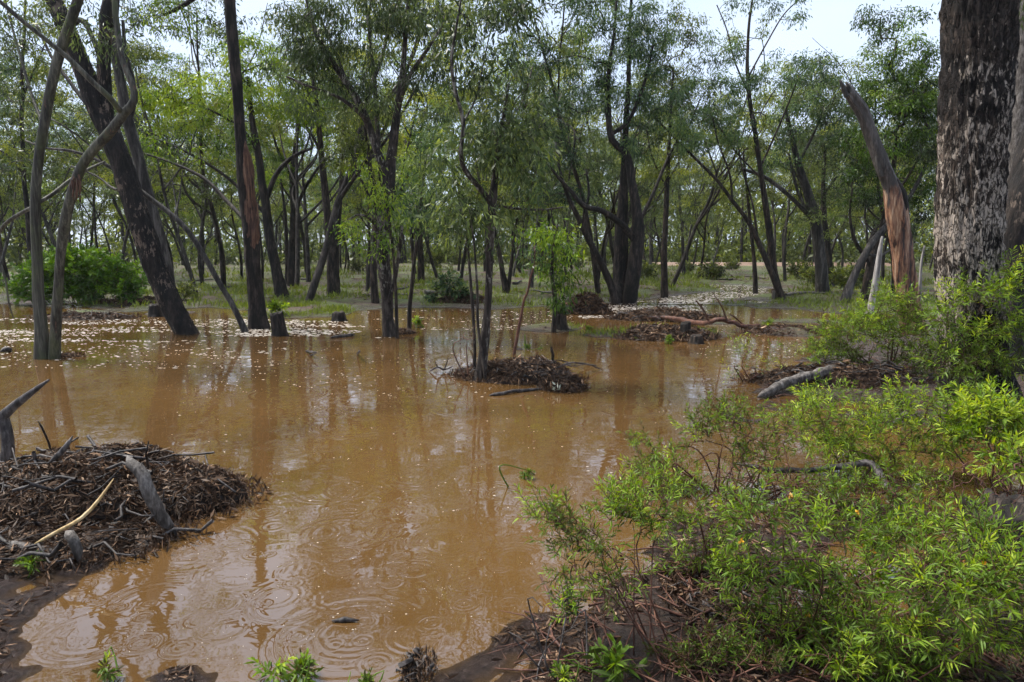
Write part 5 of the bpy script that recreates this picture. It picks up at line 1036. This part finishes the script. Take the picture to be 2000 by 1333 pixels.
tag(mb.obj('grass', M['grass'], smooth=False), 'short yellowish-green grass on the far bank and islets', 'grass', kind='stuff')
Pl = np.concatenate([scatter_px(7000, 1250, 2100, 640, 1000, rng), scatter_px(17000, 900, 2100, 985, 1400, rng), scatter_px(5000, -100, 1700, 540, 680, rng), scatter_px(3500, -80, 380, 1000, 1333, rng), scatter_px(900, 100, 900, 1290, 1340, rng)])
z = height(Pl[:, 0], Pl[:, 1]); nl = fbm(p3(Pl[:, 0] * 1.2, Pl[:, 1] * 1.2), 3, 25); k = (z > .012) & (nl > -.35 + (Pl[:, 0] < .7) * (Pl[:, 0] > -1.1) * (Pl[:, 1] < 6) * .4); Pl = Pl[k]; Pl[:, 2] = z[k] + .006
n = len(Pl); L = rng.uniform(.03, .085, n) * np.clip(Pl[:, 1] / 7, .8, 2.2)
mb = MB(); leaves(mb, Pl, np.stack([rng.normal(size=n), rng.normal(size=n), rng.normal(size=n) * .18 + .05], -1), L, L * rng.uniform(.12, .25, n), np.clip(rng.beta(2, 2.6, n) + (rng.random(n) > .93) * .3, 0, 1), rng, .2)
tag(mb.obj('leaf_litter', M['litter'], smooth=False), 'fallen brown gum leaves strewn over the banks', 'litter', kind='stuff')

Pt = np.concatenate([scatter_px(420, 1250, 2100, 660, 1000, rng), scatter_px(420, 1000, 2100, 980, 1360, rng), scatter_px(160, 100, 1650, 545, 600, rng), scatter_px(120, 1050, 1600, 615, 675, rng)])
z = height(Pt[:, 0], Pt[:, 1]); mb = MB()
for p, zz in zip(Pt, z):
    if zz < -.03: continue
    a = rng.uniform(0, 6.283); L = rng.uniform(.10, .45) * max(1, p[1] / 9); d = np.array([math.cos(a), math.sin(a), rng.normal() * .16]); p = np.array([p[0], p[1], max(zz, 0) + .012])
    tube(mb, [p - d * L * .5, p + rng.normal(size=3) * .02, p + d * L * .5], np.array([1, .8, .35]) * rng.uniform(.002, .007) * max(1, p[1] / 9), 5)
tag(mb.obj('twig_litter', M['twig_red']), 'fine fallen twigs strewn over the banks', 'litter', kind='stuff')
def foam(n, x0, x1, y0, y1, s0, s1, rng, cl=.0, thr=-.2):
    P = scatter_px(n, x0, x1, y0, y1, rng); z = height(P[:, 0], P[:, 1]); f = fbm(p3(P[:, 0] * .45, P[:, 1] * 1.9), 4, 55) * 1.25; k = (z < -.004) & (f > thr); P = P[k]
    return P, (rng.uniform(0, 1, len(P)) ** 2 * (s1 - s0) + s0) * .5
sets = [foam(3000, -80, 560, 622, 668, .02, .10, rng, thr=-.05), foam(900, -80, 560, 640, 720, .02, .08, rng, thr=-.3), foam(1900, 470, 780, 622, 660, .02, .11, rng, thr=-.08), foam(700, 700, 1120, 606, 645, .02, .09, rng, thr=-.05), foam(2600, 1130, 1380, 588, 622, .03, .12, rng, thr=-.2),
        foam(2600, 1290, 1500, 556, 594, .03, .13, rng, thr=-.5), foam(420, 400, 1100, 660, 780, .010, .04, rng, thr=-.3), foam(300, 300, 1450, 680, 1000, .006, .022, rng, thr=-.6), foam(160, 480, 1250, 900, 1250, .003, .011, rng, thr=-.6), foam(240, 150, 900, 1050, 1300, .002, .007, rng, thr=-.6), foam(300, 1350, 1700, 600, 700, .02, .06, rng, thr=-.4)]
P = np.concatenate([a for a, b in sets]); s = np.concatenate([b for a, b in sets]); n = len(P)
m = 9; a = np.arange(m) * 2 * math.pi / m; rr = s[:, None] * .5 * rng.uniform(.65, 1.25, (n, m))
ring = np.stack([P[:, 0:1] + rr * np.cos(a) * rng.uniform(1.1, 2.4, (n, 1)), P[:, 1:2] + rr * np.sin(a), np.full((n, m), .0015)], -1); cen = P.copy(); cen[:, 2] = .003 + s * .12
V = np.concatenate([ring, cen[:, None]], 1); i = np.arange(n)[:, None, None] * (m + 1); j = np.arange(m)
t = i + np.stack([j, (j + 1) % m, np.full(m, m)], -1)[None]
mb = MB(); mb.add(V.reshape(-1, 3), None, t.reshape(-1, 3)); tag(mb.obj('foam', M['foam']), 'pale foam flecks and bubbles drifting on the brown water', 'foam', kind='stuff')

# ------------------------------------------------------------------ rain-damp air
mb = MB(); x0, x1, y0, y1, z0, z1 = -230, 230, -12, 320, -2.0, 26
mb.add([(x0, y0, z0), (x1, y0, z0), (x1, y1, z0), (x0, y1, z0), (x0, y0, z1), (x1, y0, z1), (x1, y1, z1), (x0, y1, z1)], [[0, 3, 2, 1], [4, 5, 6, 7], [0, 1, 5, 4], [1, 2, 6, 5], [2, 3, 7, 6], [3, 0, 4, 7]])
m = bpy.data.materials.new('haze'); m.use_nodes = True; n = m.node_tree.nodes; n.clear(); o = n.new('ShaderNodeOutputMaterial'); v = n.new('ShaderNodeVolumePrincipled')
v.inputs['Color'].default_value = (.88, .91, .95, 1); v.inputs['Density'].default_value = 0.0003; v.inputs['Anisotropy'].default_value = 0.2
m.node_tree.links.new(v.outputs[0], o.inputs['Volume'])
tag(mb.obj('haze', m, smooth=False), 'thin rain haze over the whole place', 'haze', kind='stuff')

# ------------------------------------------------------------------ which one is which, told by the trees either side
LAND = [(92, 'the forked gum'), (330, 'the leaning flaky tree'), (500, 'the streaked straight tree'), (650, 'the orange-footed tree'), (757, 'the lichen-flecked tree'), (948, 'the islet tree'), (1092, 'the leafy stump'), (1215, 'the black multi-stem tree'), (1297, 'the straight brown trunk'), (1520, 'the tall thin tree'), (1606, 'the stout grey-brown trunk'), (1755, 'the broken snag'), (1900, 'the huge trunk')]
ORD = ['nearest', 'second nearest', 'third nearest', 'fourth nearest', 'fifth nearest', 'sixth nearest']
def tell_apart(grp, what, limit):
    gaps = {}
    for o in bpy.data.objects:
        if o.get('group') == grp:
            x, y = o.location[0], o.location[1]; px = 1000 + F * x / max(y, .1)
            k = sum(px > a for a, _ in LAND); gaps.setdefault(k, []).append((y, o))
    for k, lst in gaps.items():
        lst.sort(key=lambda t: t[0])
        where = 'left of ' + LAND[0][1] if k == 0 else ('right of ' + LAND[-1][1] if k == len(LAND) else 'between %s and %s' % (LAND[k - 1][1], LAND[k][1]))
        for n_, (y, o) in enumerate(lst[:limit]): o['label'] = '%s %s %s' % (what, ORD[n_], where) if False else '%s %s, %s' % (ORD[n_], what, where)
tell_apart(WG, 'woodland gum', 5)
tell_apart(bg_, 'low olive bush', 4)
tell_apart('dead branches strewn over the far bank', 'fallen branch', 4)
